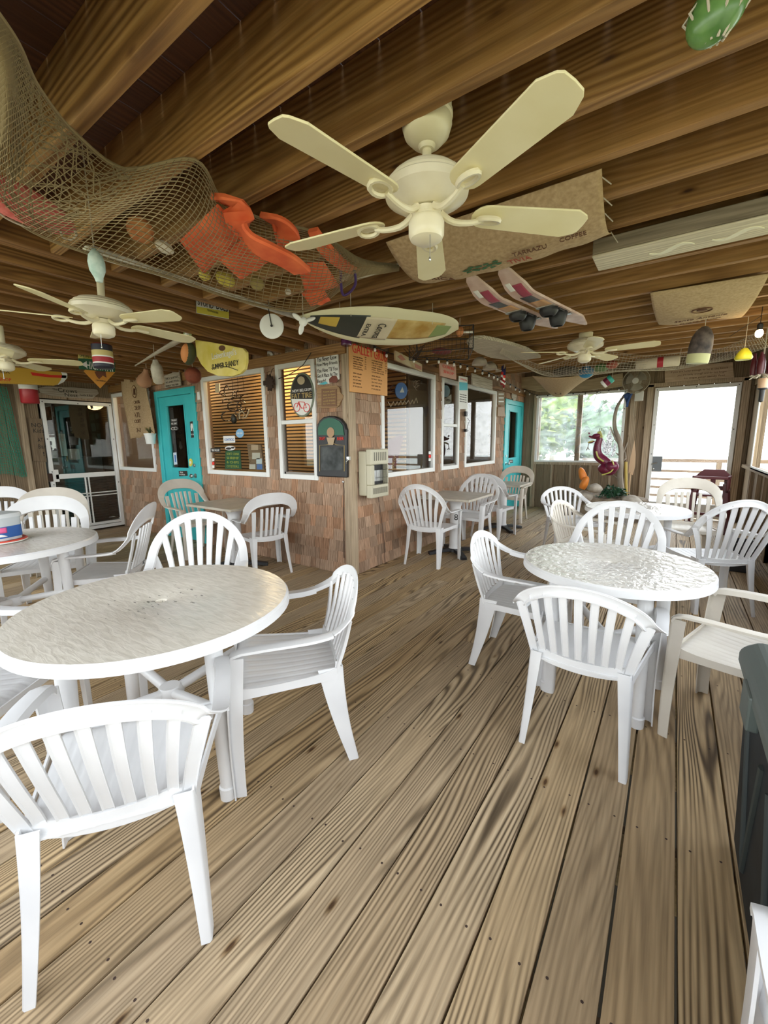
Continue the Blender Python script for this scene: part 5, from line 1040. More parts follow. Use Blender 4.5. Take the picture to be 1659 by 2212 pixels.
flt('net_float','dull olive yellow float right of the bright yellow ones',555,612,2.17,(.04,.034,.034),a_,cmat('dull_yellow',(.36,.29,.1),.8),group=gN)
flt('net_float','little white round float near the lowest part of the net',622,630,2.16,(.017,.016,.016),a_,cmat('float_white',(.65,.6,.5),.6),group=gN)
t=thing('shell','white ridged conch shell showing through the net below the orange float','shell',at(355,534,z=2.16),a_); mb=MB(); mb.lathe([(.002,-.05),(.012,-.04),(.02,-.02),(.024,0),(.020,.014),(.022,.02),(.014,.032),(.015,.037),(.006,.048),(.001,.055)],n=20,mx=Matrix.Rotation(PI/2,3,'Y')); build('whorl',mb,cmat('shell_white',(.72,.68,.55),.5),t,angle=60)
# orange life vests
vo=cmat('vest_orange',(.80,.13,.035),.75,build=noisy((.68,.10,.03),(.88,.19,.06),8,3,bs=.1))
def puff(mb,P,z0,th,nz=1):
    # padded slab whose plan outline quad is P (world points), thickness th above z0
    A,B,C_,D=P
    def top(u,v):
        p=A*(1-u)*(1-v)+B*u*(1-v)+C_*u*v+D*(1-u)*v; e=(1-abs(2*u-1)**5)*(1-abs(2*v-1)**5); return p+V((0,0,th*.5*e))
    def bot(u,v):
        p=A*(1-u)*(1-v)+B*u*(1-v)+C_*u*v+D*(1-u)*v; e=(1-abs(2*u-1)**5)*(1-abs(2*v-1)**5); return p-V((0,0,th*.5*e+.004*math.sin(13*u)*math.sin(9*v)))
    mb.grid(top,14,14); mb.grid(lambda u,v:bot(1-u,v),14,14)
def vest(label,pads,collar=None,straps=()):
    c=at(*pads[0][0][:2],z=pads[0][0][2]); t=thing('life_vest',label,'life vest',c,0,'orange life vests in the fishing net')
    for P in pads:
        mb=MB(); puff(mb,[at(x,y,z=z)-c for x,y,z in P],0,.045); build('foam_panel',mb,vo,t,angle=180)
    if collar:
        mb=MB(); L=spline([at(x,y,z=z)-c for x,y,z in collar[0]],26); w=collar[1]; mb.sweep(L,V((0,0,1)),lambda q:[(-(wq:=w*(.62+.38*math.sin(PI*min(max(q,.05),.95)))) ,-.004),(-wq*.9,.010),(wq*.9,.010),(wq,-.004),(wq*.9,-.012),(-wq*.9,-.012)]); build('collar',mb,vo,t,angle=50)
    return t
vest('faded orange life vest with its collar drooping outside the net',[[(388,520,2.17),(470,440,2.2),(535,500,2.19),(440,592,2.16)],[(470,560,2.17),(530,510,2.18),(590,560,2.18),(520,605,2.16)]],([(478,432,2.24),(505,440,2.2),(520,480,2.16),(535,515,2.11),(575,540,2.08),(620,562,2.07),(652,585,2.07)],.062))
vest('orange life vest folded up behind the drooping collar, in the net centre',[[(585,478,2.22),(625,480,2.22),(640,525,2.2),(600,535,2.19)]],([(575,470,2.24),(600,480,2.21),(622,505,2.18),(630,530,2.16)],.05))
vest('bright orange life vest tube at the right end of the fishing net',[[(640,570,2.18),(700,565,2.19),(735,620,2.17),(660,630,2.16)],[(650,632,2.165),(700,625,2.17),(715,650,2.15),(670,660,2.15)]],([(676,496,2.22),(690,520,2.2),(715,550,2.2),(745,575,2.21),(775,590,2.23)],.035))
t=thing('luggage_strap','looped purple strap hanging from the right end of the net','strap',at(745,590,z=2.2)); o0=t.location; mb=MB(); L=[at(x,y,z=z)-o0 for x,y,z in ((733,548,2.26),(736,585,2.2),(737,620,2.14),(742,637,2.12),(757,630,2.13),(768,612,2.15),(766,585,2.18))]; mb.tube(spline(L,24),.007,8); build('strap',mb,cmat('purple_webbing',(.05,.02,.12),.5),t)
t=thing('white_rope','thin white rope curving below the pink float at the left edge','rope',at(60,490,z=2.15)); o0=t.location; mb=MB(); L=[at(x,y,z=2.14)-o0 for x,y in ((-15,450),(20,475),(70,493),(125,496),(135,512),(152,518),(165,508),(160,498))]; mb.tube(spline(L,30),.0035,6); build('rope',mb,cmat('rope_white',(.6,.57,.47),.8),t)
# surfboard hanging over the corner
A,B_=V((.66,-1.12,2.135)),V((1.17,-.10,2.165)); ax=(B_-A).normalized(); Lb=(B_-A).length; side=V((ax.y,-ax.x,0)).normalized()
t=thing('surfboard','white surfboard with beer artwork on its underside, hanging over the corner','surfboard',(A+B_)/2); c0=(A+B_)/2
SA,SB=at(648,690,z=2.12),at(993,722,z=2.15); ax=(SB-SA).normalized(); Lb=(SB-SA).length; side=V((ax.y,-ax.x,0)).normalized(); c0=(SA+SB)/2; t.location=c0; RL_=Matrix.Rotation(0,4,'Z')
def hw(q): return .19*max(1-abs((q-.5)/.5)**2.9,0)**.62 if q>.5 else .19*max(1-abs((.5-q)/.5)**1.9,0)**.8+.004
mb=MB(); secs=[]; n=30; k=20
for i in range(n+1):
    q=i/n; w=hw(q) if 0<i<n else .006; th=.030*(math.sin(PI*min(max(q,.03),.97))**.5); cz=.05*(2*q-1)**2*(1.0 if q>.5 else .4)
    secs+=[c0*0+ax*((q-.5)*Lb)+side*(w*math.cos(2*PI*j/k))+V((0,0,cz+th*math.sin(2*PI*j/k)*(1 if math.sin(2*PI*j/k)>0 else .8))) for j in range(k)]
fs=[(i*k+j,i*k+(j+1)%k,(i+1)*k+(j+1)%k,(i+1)*k+j) for i in range(n) for j in range(k)]+[tuple(range(k))[::-1],tuple(n*k+j for j in range(k))]
mb.add(secs,fs); build('deck',mb,cmat('board_cream',(.78,.74,.5),.35),t)
def art(q0,q1,f0,f1,m,nm,lift=.0):
    mb=MB(); mb.grid(lambda u,v:ax*((q0+(q1-q0)*u-.5)*Lb)+side*(hw(q0+(q1-q0)*u)*(f0+(f1-f0)*v))+V((0,0,.05*(2*(q0+(q1-q0)*u)-1)**2*(1.0 if q0+(q1-q0)*u>.5 else .4)-.030*(math.sin(PI*min(max(q0+(q1-q0)*u,.03),.97))**.5)*.8*math.sqrt(max(1-(f0+(f1-f0)*v)**2,0))-.0022-lift)),20,10); return build(nm,mb,m,t,angle=180,solid=.0006)
art(.05,.36,-.62,.66,cmat('art_dark',(.04,.045,.04),.4),'artwork_dark'); art(.36,.86,-.45,.6,cmat('art_amber',(.55,.36,.1),.4,build=noisy((.42,.24,.04),(.68,.52,.22),7,4)),'artwork_bottle'); art(.80,.92,-.4,.45,cmat('art_lime',(.25,.33,.12),.4),'artwork_lime',.0006); art(.10,.2,-.2,.5,cmat('art_gold',(.6,.42,.08),.4),'artwork_gold',.0006); art(.34,.52,-.55,.6,cmat('art_label',(.66,.58,.42),.4),'artwork_label',.0008)
dn=frame((0,0,0),-side,ax*-1)
rotm=Matrix(((-side.x,ax.x,0,0),(-side.y,ax.y,0,0),(0,0,-1,0),(0,0,0,1)))
text('Corona',.15,.06,Matrix.Translation(ax*(-.055*Lb)+V((0,0,-.036)))@rotm,M['ink'],t); text('EXTRA',.12,.03,Matrix.Translation(ax*(-.135*Lb)+V((0,0,-.036)))@rotm,M['ink'],t)
RB=Matrix.Rotation(-math.radians(24),4,ax)
for ch in t.children: ch.matrix_local=RB
mb=MB(); 
for q in (.25,.75):
    p=ax*((q-.5)*Lb)
    for s_ in (1,-1): mb.tube([p+side*(.10*s_)+V((0,0,.02)),p+side*(.10*s_)+V((0,0,.16))],.002,5)
build('hanging_cord',mb,M['rope'],t)
t=thing('orange_float','small orange float at the nose of the surfboard with a white tube','float',at(993,716,z=2.2)); mb=MB(); mb.ell((0,0,0),(.03,.03,.04)); build('float_body',mb,M['float_orange'],t); mb=MB(); mb.tube([(.02,.02,-.005),(.09,.06,-.005)],.008,8); build('white_tube',mb,wht,t); mb=MB(); rope(mb,(0,0,.04),.1); build('cord',mb,M['rope'],t)
# driftwood board
def plank_px(name,label,cat,px,z,th,m,parts=()):
    P=[at(x,y,z=z) for x,y in px]; c=sum(P,V((0,0,0)))/len(P); mb=MB(); out=[((p-c).x,(p-c).y) for p in P]; a=sum(out[i][0]*out[(i+1)%len(out)][1]-out[(i+1)%len(out)][0]*out[i][1] for i in range(len(out)))
    if a<0: out=out[::-1]
    mb.prism(out,Matrix.Identity(4),0,th); mb.rnd=[(.6,.3,.5)]*len(mb.v); o=build(name,mb,m,smooth=False,bevel=.003); o.location=c; tag(o,label,cat); return o,c
plank_px('driftwood_board','grey weathered driftwood slab under the joists right of the surfboard','driftwood',[(1008,742),(1020,733),(1045,732),(1075,738),(1110,747),(1140,757),(1168,773),(1140,777),(1100,779),(1060,773),(1032,763),(1015,752)],2.2,.03,M['drift'])
t=thing('lobster_trap','black wire trap with a sea fan hanging beneath the surfboard nose','trap',at(940,770,z=2.1)); o0=t.location; mb=MB()
a,b,c,d=[at(x,y,z=2.06)-o0 for x,y in ((884,778),(1012,776),(1022,752),(900,760))]; e=[p+V((0,0,.17)) for p in (a,b,c,d)]
for p,q in ((a,b),(b,c),(c,d),(d,a),(e[0],e[1]),(e[1],e[2]),(e[2],e[3]),(e[3],e[0]),(a,e[0]),(b,e[1]),(c,e[2]),(d,e[3])): mb.tube([p,q],.004,6)
build('frame',mb,M['blackm'],t)
mb=MB(); 
for u in range(1,14):
    for p,q,r,s_ in ((a,b,e[0],e[1]),(d,c,e[3],e[2])): mb.tube([p+(q-p)*u/14,r+(s_-r)*u/14],.0012,4)
for v in range(1,5):
    for p,q,r,s_ in ((a,b,e[0],e[1]),(d,c,e[3],e[2]),(a,d,e[0],e[3]),(b,c,e[1],e[2])): mb.tube([p+(r-p)*v/5,q+(s_-q)*v/5],.0012,4)
for u in range(1,14): mb.tube([a+(b-a)*u/14,d+(c-d)*u/14],.0012,4)
build('wire_mesh',mb,M['blackm'],t)
mb=MB(); rr=random.Random(6)
for i in range(9): q=a+(b-a)*.12; mb.tube([q,q+V((.02*i-.08,.02,.05+.01*i)),q+V((.035*i-.15,.03,.12))],.003,5)
build('sea_fan',mb,M['rust'],t); mb=MB(); mb.ell((a+b+c+d)/4+V((0,0,.03)),(.09,.05,.025),Matrix.Rotation(1.0,3,'Z')); build('red_starfish',mb,cmat('dark_red',(.12,.02,.015),.8),t)
# water skis pair
def ski(label,pts,z0):
    P=[at(x,y,z=z0) for x,y in pts]; A,Bq=P; ax=(Bq-A).normalized(); L=(Bq-A).length; sd=V((ax.y,-ax.x,0)).normalized(); t=thing('water_ski',label,'water ski',(A+Bq)/2,0,'pair of water skis')
    def w(q): return .066*min(1,(math.sin(PI*min(q*.5+.5,1))*3+.12 if q>.8 else 1))*min(1,.45+q*4)
    mb=MB(); top=[];n=30
    vs=[]
    for i in range(n+1):
        q=i/n; z=.10*max(.22-q,0)**1.3*6; c=ax*((q-.5)*L)+V((0,0,z)); ww=w(q) if i not in(0,n) else .008
        vs+=[c-sd*ww+V((0,0,.006)),c+sd*ww+V((0,0,.006)),c+sd*ww*.96-V((0,0,.006)),c-sd*ww*.96-V((0,0,.006))]
    fs=[(i*4+j,i*4+(j+1)%4,(i+1)*4+(j+1)%4,(i+1)*4+j) for i in range(n) for j in range(4)]+[(0,3,2,1),(n*4,n*4+1,n*4+2,n*4+3)]
    mb.add(vs,fs); build('board',mb,cmat('ski_pink',(.60,.42,.36),.4,build=noisy((.5,.32,.25),(.7,.55,.48),8,3)),t,angle=30)
    for q0,q1,f,m_,nm in ((.12,.24,(-.2,.7),cmat('ski_magenta',(.35,.05,.09),.4),'magenta_panel'),(.24,.34,(-.6,.5),cmat('ski_dark',(.05,.05,.05),.4),'dark_panel'),(.10,.16,(-.7,-.2),wht,'white_panel'),(.34,.5,(-.75,.75),cmat('ski_tan',(.5,.27,.12),.4),'tan_panel')):
        mb=MB(); mb.grid(lambda u,v:ax*((q0+(q1-q0)*u-.5)*L)+V((0,0,.10*max(.22-(q0+(q1-q0)*u),0)**1.3*6-.0078))+sd*(.062*(f[0]+(f[1]-f[0])*v)),8,4); build(nm,mb,m_,t,solid=.001)
    mb=MB(); c=ax*(.08*L)
    for i,(o_s,h) in enumerate(((-.10,.05),(.03,.085))):
        cc=c+ax*o_s; pr=[(.048,0),(.05,-.02),(.04,-h*.8),(.030,-h),(.024,-h),(.030,-h*.6),(.036,-.02),(.034,0)]; mb.lathe([(a_,b_) for a_,b_ in pr],cc+V((0,0,-.008)),18,mx=Matrix.Diagonal(V((1.15,.9,1))),cap=False)
    mb.box(c+V((0,0,-.012)),(.12,.10,.012),Matrix.Rotation(math.atan2(ax.y,ax.x),3,'Z')); build('foot_binding',mb,M['black'],t,bevel=.002)
    mb=MB(); mb.box(c-ax*.15+V((0,0,-.012)),(.03,.11,.006),Matrix.Rotation(math.atan2(ax.y,ax.x),3,'Z')); mb.box(c+ax*.10+V((0,0,-.012)),(.03,.11,.006),Matrix.Rotation(math.atan2(ax.y,ax.x),3,'Z')); build('binding_plate',mb,M['metal'],t,smooth=False)
    return t
ski('pink-grey water ski with a black binding, nearer the surfboard of the pair',((1010,628),(1203,708)),2.17)
ski('pink-grey water ski with orange tail stripe, right one of the pair',((1080,612),(1266,700)),2.17)
# carved white beam
t=thing('carved_beam','thick weathered white beam with carved marks under the joists at right','beam',(2.8,-.775,2.2)); mb=MB(); mb.b2((-.585,-.10,0),(.70,.10,.075)); mb.rnd=[(.9,.2,.4)]*8; build('beam_back',MB().b2((-.583,-.102,.012),(.70,.102,.075)),M['drift_dark'],t,smooth=False,bevel=.004); mb=MB(); mb.b2((-.585,-.10,0),(.70,.10,.012)); mb.rnd=[(.9,.2,.4)]*8; build('painted_underside',mb,cmat('beam_white',(.66,.62,.5),.75,build=wood_build('x',(.38,.33,.24),(.62,.58,.47),(.74,.71,.6),ring=8,knots=False)),t,bevel=.006)
for i,x in enumerate((-.36,-.13,.12,.38)):
    mb=MB(); L=[V((x+.17*q,.03*math.sin(PI*2*q)+.01,-.001)) for q in [j/12 for j in range(13)]]; mb.sweep(L,V((0,0,-1)),lambda q:[(-.018*math.sin(PI*max(q,.05)),-.001),(-.018*math.sin(PI*max(q,.05)),.002),(.014*math.sin(PI*max(q,.05)),.002),(.014*math.sin(PI*max(q,.05)),-.001)]); build('carved_leaf',mb,cmat('paint_cream',(.8,.77,.6),.5),t)
# burlap sacks on the ceiling
def qpatch(P,u,v): return (P[0]*(1-u)+P[1]*u)*(1-v)+(P[3]*(1-u)+P[2]*u)*v
P1=[V((1.44,-1.46,2.262)),V((2.33,-1.46,2.262)),V((2.30,-.93,2.268)),V((1.40,-.92,2.268))]
def s1(u,v):
    p=qpatch(P1,u,v); sag=.13*math.sin(PI*v)**.8*(.45+.55*math.sin(PI*u))+.02*math.sin(5*u+2)*math.sin(PI*v); return p-V((0,0,sag+.004*math.sin(30*u)*v))
o=cloth('coffee_sack','long sagging burlap coffee sack printed in red and green behind the big fan','sack',s1,burl,40,30,loc=(1.87,-1.2,2.2)); o1=o
def ons(o,fn,tt,u,v,w,h,m,ang=0,nm='printed_text'):
    e=.01; p=V(fn(u,v)); du=(V(fn(u+e,v))-V(fn(u-e,v))).normalized(); dv=(V(fn(u,v+e))-V(fn(u,v-e))).normalized(); n=du.cross(dv).normalized(); n=n if n.z<0 else -n
    x=du*math.cos(ang)+dv*math.sin(ang); y=n.cross(x); fr=frame(p+n*.014-o.location,x,y); return text(tt,w,h,fr,m,o,nm)
gp=cmat('print_green',(.05,.14,.06),.9); rp_=cmat('print_red',(.35,.07,.04),.9)
for a in (1,):
    ons(o,s1,'RICA',.20,.50,.12,.035,M['brownink'],.25); ons(o,s1,'COSTA',.14,.40,.12,.03,M['brownink'],.25); ons(o,s1,'TIVIA',.62,.50,.10,.04,rp_,.0); ons(o,s1,'TARRAZU',.68,.40,.14,.03,M['brownink'],.1); ons(o,s1,'COFFEE',.87,.42,.10,.03,M['brownink'],.1)
mb=MB(); rr=random.Random(1)
for i in range(16):
    u=.34+.012*i; v=.46+.04*math.sin(i*1.7); p=V(s1(u,v))-o.location+V((0,0,-.008)); a=rr.uniform(0,3); mb.add([p+V((.018*math.cos(a+k),.018*math.sin(a+k)*(.5 if k%2 else 1),0)) for k in (0,1.57,3.14,4.71)],[(0,1,2,3)])
build('printed_branch',mb,gp,o,smooth=False)
mb=MB(); [mb.tube([V(s1(1,v))-o.location,V(s1(1,v))-o.location+V((.03,.0,-.03-.02*v))],.002,5) for v in (.05,.2,.35,.95)]; build('frayed_threads',mb,M['rope'],o)
P2=[at(1405,632,z=2.262),at(1662,590,z=2.262),at(1600,682,z=2.262),at(1425,700,z=2.262)]
def s2(u,v):
    p=qpatch(P2,u,v); return p-V((0,0,.07*math.sin(PI*v)**.7*(.5+.5*math.sin(PI*u))+.01*math.sin(8*u)*v))
o=cloth('coffee_sack','burlap coffee sack printed Santo Antonio pinned under the joists at far right','sack',s2,burl2,34,24,loc=sum(P2,V((0,0,0)))/4)
ons(o,s2,'Santo Antonio',.5,.55,.30,.05,M['brownink']); ons(o,s2,'ESTATE COFFEE',.5,.68,.24,.02,M['brownink'])
mb=MB(); p=V(s2(.5,.36))-o.location+V((0,0,-.008)); mb.tube([p+V((.055*math.cos(a),.055*math.sin(a),0)) for a in [2*PI*i/24 for i in range(24)]],.004,6,closed=True); mb.ell(p,(.03,.03,.003)); build('printed_bean',mb,M['brownink'],o)
P3=[at(1150,812,z=2.2),at(1300,800,z=2.2),at(1245,832,z=2.2),at(1175,838,z=2.2)]
def s3(u,v): p=qpatch(P3,u,v); return p-V((0,0,.16*math.sin(PI*u)*(.3+.7*v)))
o=cloth('coffee_sack','small burlap sack drooping above the hazy far window','sack',s3,burl2,24,14,loc=P3[0]); ons(o,s3,'U',.45,.75,.09,.12,M['brownink'])
s=Sign('pale_plank','long pale plank on the beam above the far window','plank',[(1100,817),(1165,812),(1260,822),(1345,806),(1346,834),(1255,845),(1160,846),(1118,836)],dict(r=(1,0,0),ax='y',v=YE),.22,.03,cmat('pale_ply',(.5,.40,.25),.7,build=wood_build('x',(.4,.3,.17),(.52,.42,.27),(.6,.5,.34),knots=False)))
# door-top lettered board on the end wall
s=Sign('message_board','wide plank with handwritten words above the clear far door','sign',[(1436,793),(1583,782),(1586,818),(1436,828)],dict(r=(1,0,0),ax='y',v=YE),.04,.02,cmat('board_tan',(.58,.44,.30),.7,build=noisy((.52,.38,.25),(.64,.5,.36),5,4,(1,1,6))))
for i,tl in enumerate(('If you are lucky enough to be at the beach','you are lucky enough and do not forget','to wipe your sandy feet','ahoy')): s.tx(tl,(1450+i*14,797+i*7.3,1572-i*3,802+i*7.3),M['brownink'])
# far net with floats
rows=[[(1085,752,2.2),(1180,790,2.2),(1280,760,2.25),(1390,768,2.24),(1480,762,2.24),(1560,752,2.22),(1640,715,2.22)],[(1080,762,2.18),(1180,812,2.12),(1270,800,2.1),(1380,800,2.1),(1470,796,2.12),(1560,770,2.13),(1650,735,2.15)],[(1080,768,2.2),(1190,806,2.18),(1280,810,2.16),(1380,796,2.17),(1470,790,2.18),(1560,780,2.18),(1660,750,2.2)]]
fnet,FR_=patch_net('pale_fishing_net','pale fishing net swagged across the far end under the joists',rows,90,14,.004,M['netgrey'])
gF='floats in the far pale net'
for lab,px,py,r,m_ in (('bright blue ball float in the far pale net',1266,804,(.085,.07,.07),cmat('f_blue',(.03,.22,.42),.4)),('green float right of the blue ball in the far pale net',1298,795,(.075,.06,.05),cmat('f_green',(.06,.16,.04),.5)),('dark grey long float left of the blue ball in the far pale net',1222,801,(.15,.06,.05),cmat('f_grey',(.1,.09,.07),.7)),('dull red float in the middle of the far pale net',1322,788,(.06,.05,.045),cmat('f_red',(.3,.07,.04),.6))): flt('far_net_float',lab,px,py,2.16,r,0,m_,group=gF)
t=buoy('banded_net_buoy','white lying buoy with a red band at the right of the far pale net','buoy',at(1420,783,z=2.17),bandcyl(.055,.40,(.0,.055)),[(-1,cmat('cream_buoy',(.6,.53,.4),.6)),(.0,kr),(.055,M['cream_buoy'])],tilt=(0,PI/2,0))
t=buoy('teal_maroon_buoy','small teal, maroon and white buoy hanging before the far window top','buoy',at(1312,824,z=2.06),bandcyl(.05,.13,(-.03,.02)),[(-1,wht),(-.03,cmat('b_maroon',(.16,.01,.04),.5)),(.02,cmat('b_teal',(.03,.35,.28),.5))],tilt=(0,.9,0))
# string lights
def strand(name,label,pts,bulbs,lab_b,group):
    t=thing(name,label,'string lights',pts[0]); mb=MB(); L=spline([p-pts[0] for p in pts],40); mb.tube(L,.004,5); build('cable',mb,M['black'],t)
    for i in range(bulbs):
        p=crom(pts,(i+.5)/bulbs)-pts[0]; mb=MB(); mb.lathe([(.003,.0),(.012,-.004),(.012,-.022),(.003,-.024)],p,10); b=build('socket',mb,M['black'],t); mb=MB(); mb.ell(p+V((0,0,-.037)),(.014,.014,.02),n=10,m=8); build('bulb',mb,M['bulb'],b)
    return t
M['bulb']=mat('clear_bulb',(.9,.9,.88),.05,spec=1,coat=1); M['lit']=mat('lit_bulb',(1,.8,.5),.3,emit=(1,.66,.3),es=40)
strand('string_lights','strand of small clear bulbs along the beam above the right windows',[at(862,772,z=2.25),at(950,774,z=2.25),at(1005,788,z=2.25),at(1060,806,z=2.25),at(1090,822,z=2.25),at(1125,843,z=2.25)],18,'','')
strand('string_lights','strand of small clear bulbs across the top of the far window',[at(1130,838,y=5.4),at(1160,853,y=5.4),at(1225,850,y=5.4),at(1290,846,y=5.4),at(1345,836,y=5.4)],10,'','')
strand('string_lights','two bulbs of string lights on the beam above the menu board',[at(800,742,x=.10),at(835,760,x=.10),at(862,768,x=.10)],3,'','')
t=thing('hanging_bulb','single glowing warm bulb hanging at the right edge','bulb',at(1640,720,z=2.1)); mb=MB(); mb.ell((0,0,0),(.024,.024,.03)); build('bulb',mb,M['lit'],t); mb=MB(); mb.lathe([(.016,.02),(.018,.06),(.01,.07)],n=12); rope(mb,(0,0,.06),.2); mb.tube([(0,0,.12),(-.16,.1,.02),(-.30,.2,-.05)][:2],.002,5); build('socket',mb,M['black'],t)
lamp('bulb_lamp',at(1640,720,z=2.1)-V((0,0,.06)),1.6,(1,.65,.35),.03)
# wind chime of maroon things at the right edge
t=thing('maroon_chime','maroon bottles tied with frayed rope over a glass lantern at the right edge','wind chime',at(1646,800,z=1.95)); rr=random.Random(12)
o0=t.location
for i,(x,y) in enumerate(((-.06,0),(.0,.03),(.05,-.02),(-.02,-.05))): mb=MB(); mb.lathe([(.003,-.09),(.022,-.085),(.026,-.03),(.024,.03),(.012,.07),(.010,.10),(.003,.1)],(x,y,.05),14); build('bottle',mb,M['maroon'],t)
mb=MB()
for i in range(16): a=rr.uniform(0,6.28); mb.tube([(.0,.0,-.02),(.05*math.cos(a),.05*math.sin(a),-.05),(.08*math.cos(a),.08*math.sin(a),-.06+rr.uniform(-.02,.04))],.006,5)
rope(mb,(0,0,.14),.36,0,.006); build('frayed_rope',mb,M['rope'],t)
mb=MB(); mb.lathe([(.035,-.16),(.04,-.08),(.035,-.07)],(.02,0,0),16); build('lantern_glass',mb,cmat('lantern_tan',(.6,.4,.25),.3),t); mb=MB(); mb.lathe([(.003,-.28),(.018,-.27),(.02,-.17),(.038,-.165),(.038,-.155),(.003,-.15)],(.02,0,0),14); build('lantern_base',mb,M['black'],t)
# oscillating wall fan
p=at(1374,823,y=5.33); t=thing('wall_fan','round wire-caged wall fan between the far window and clear door','fan',p); fr=frame((0,0,0),(1,-.12,0),(0,0,1)).to_3x3()
mb=MB()
for rr_ in (.205,.203): mb.tube([fr@V((rr_*math.cos(a),rr_*math.sin(a),.0)) for a in [2*PI*i/40 for i in range(40)]],.006,6,closed=True)
for i in range(60):
    a=2*PI*i/60; c,s_=math.cos(a),math.sin(a); mb.tube([fr@V((.05*c,.05*s_,.055)),fr@V((.13*c,.13*s_,.05)),fr@V((.2*c,.2*s_,.0))],.0016,4); mb.tube([fr@V((.03*c,.03*s_,-.06)),fr@V((.15*c,.15*s_,-.05)),fr@V((.2*c,.2*s_,.0))],.0012,4)
build('cage',mb,cmat('cage_tan',(.45,.4,.3),.5),t)
mb=MB(); mb.lathe([(.001,.062),(.045,.06),(.05,.05),(.05,.045)],n=24,mx=fr); build('centre_badge',mb,wht,t)
for i in range(3):
    mb=MB(); a0=2*PI*i/3; mb.grid(lambda u,v:fr@V(((.04+.12*u)*math.cos(a0+1.3*v),(.04+.12*u)*math.sin(a0+1.3*v),.02-.04*v)),8,8); build('fan_blade',mb,cmat('blade_smoke',(.35,.33,.27),.3),t,solid=.002)
mb=MB(); mb.lathe([(.06,-.13),(.065,-.08),(.06,-.06)],n=20,mx=fr); build('motor',mb,cmat('offwhite',(.7,.69,.62),.5),t); mb=MB(); mb.box((.06,.08,-.25),(.13,.07,.16)); mb.box((.05,.16,-.2),(.06,.14,.05)); build('motor_base',mb,cmat('offwhite',(.7,.69,.62),.5),t,bevel=.01)
mb=MB(); mb.tube([(0,.06,-.28),(0,.04,-.45),(.01,.05,-.6)],.003,5); build('pull_cord',mb,M['rope'],t)
# ================================================================= FAR CORNER DISPLAY
def spline2d(P,n=12): return [(q.x,q.y) for q in (crom([(a,b,0) for a,b in P],i/n) for i in range(n+1))]
rk=cmat('rock',(.42,.37,.3),.9,build=noisy((.3,.25,.19),(.55,.5,.42),8,5,bs=.4))
rr=random.Random(21)
spots=[(1262,1072,.13),(1283,1082,.10),(1300,1078,.10),(1252,1088,.12),(1275,1098,.12),(1232,1096,.09),(1330,1088,.17),(1362,1085,.16),(1305,1100,.14),(1345,1110,.15),(1285,1055,.11)]
RL=['below the orange gourds','left of the green plant','before the green plant','at the left front of the pile','low under the green plant','farthest left in the pile','under the dragon tail','beside the bamboo pole','front centre of the pile','by the pole foot','round one topping the pile left of the plant']
for (x,y,r),l in zip(spots,RL):
    p=at(x,y,y=4.75+rr.uniform(-.12,.2)); mb=MB(); mb.ell((0,0,0),(r*1.1,r*.9,r*.75),n=14,m=9); mb.v=[tuple(V(v)*(1+.18*noise.noise(V(v)*9+V((x,y,0))))) for v in mb.v]; o=build('rock',mb,rk,angle=180); o.location=p; tag(o,'pale rock in the corner pile, '+l,'rock','rocks piled in the far corner')
mb=MB(); mb.lathe([(.75,0),(.7,.18),(.6,.36),(.3,.42),(.001,.42)],(0,0,0),18); mb.v=[(v[0]*(1+.1*noise.noise(V(v)*5)),v[1]*.62,v[2]) for v in mb.v]; o=build('rock_mound',mb,cmat('mound',(.2,.15,.1),.95,build=noisy((.1,.07,.045),(.3,.24,.17),9,5,bs=.5))); o.location=(1.72,5.02,0); tag(o,'low mound of stones and earth under the dragon in the far corner','rockery')
t=thing('potted_fern','dark green leafy plant at the foot of the driftwood tree','plant',at(1322,1080,y=4.85)); mb=MB()
for i in range(260):
    a=rr.uniform(0,6.28); e=rr.uniform(-.25,1.2); q=.19*rr.uniform(.45,1.15); p=V((q*1.25*math.cos(a)*math.cos(e),q*math.sin(a)*math.cos(e),.06+q*math.sin(e)*.9)); rot=Matrix.Rotation(rr.uniform(0,6),3,V((rr.random(),rr.random(),rr.random()+.1)).normalized()); mb.add([p+rot@V(c)*.034 for c in ((-1.2,0,0),(-.2,-.55,.1),(1.2,0,0),(-.2,.55,.1))],[(0,1,2,3)])
build('leaves',mb,cmat('fern_green',(.015,.07,.03),.5),t,smooth=False); mb=MB(); [mb.tube([(0,0,-.1),(.08*math.cos(a),.08*math.sin(a),.1)],.004,5) for a in range(6)]; mb.lathe([(.08,-.12),(.1,.0),(.09,.0)],n=16); build('stems',mb,M['dark'],t)
# driftwood tree
t=thing('driftwood_tree','twisting grey driftwood trunk standing before the far window','driftwood',at(1352,1100,y=5.05)); o0=t.location; W_=lambda x,y,yy=5.05:at(x,y,y=yy)-o0
mb=MB(); mb.tube(spline([W_(1352,1100),W_(1340,1040),W_(1342,980),W_(1337,950),W_(1328,925),W_(1328,900),W_(1335,875),W_(1350,852)],30),lambda q:.05-.03*q,10); build('trunk',mb,cmat('drift_grey',(.3,.25,.2),.85,build=noisy((.2,.16,.12),(.42,.37,.3),14,5,(1,1,.2),bs=.4)),t)
for L in ([(1331,950),(1322,932),(1319,922)],[(1338,960),(1328,948),(1322,955)],[(1342,990),(1350,970),(1356,955)],[(1340,985),(1330,978)],[(1341,1000),(1352,990),(1350,975)],[(1345,1040),(1330,1030),(1318,1020)]): mb=MB(); mb.tube([W_(*p) for p in L],lambda q:.018-.012*q,7); build('branch',mb,M['drift_grey'],t)
t=thing('blue_cloth','blue tassel hanging from the top of the driftwood tree','cloth',at(1355,862,y=5.0)); mb=MB()
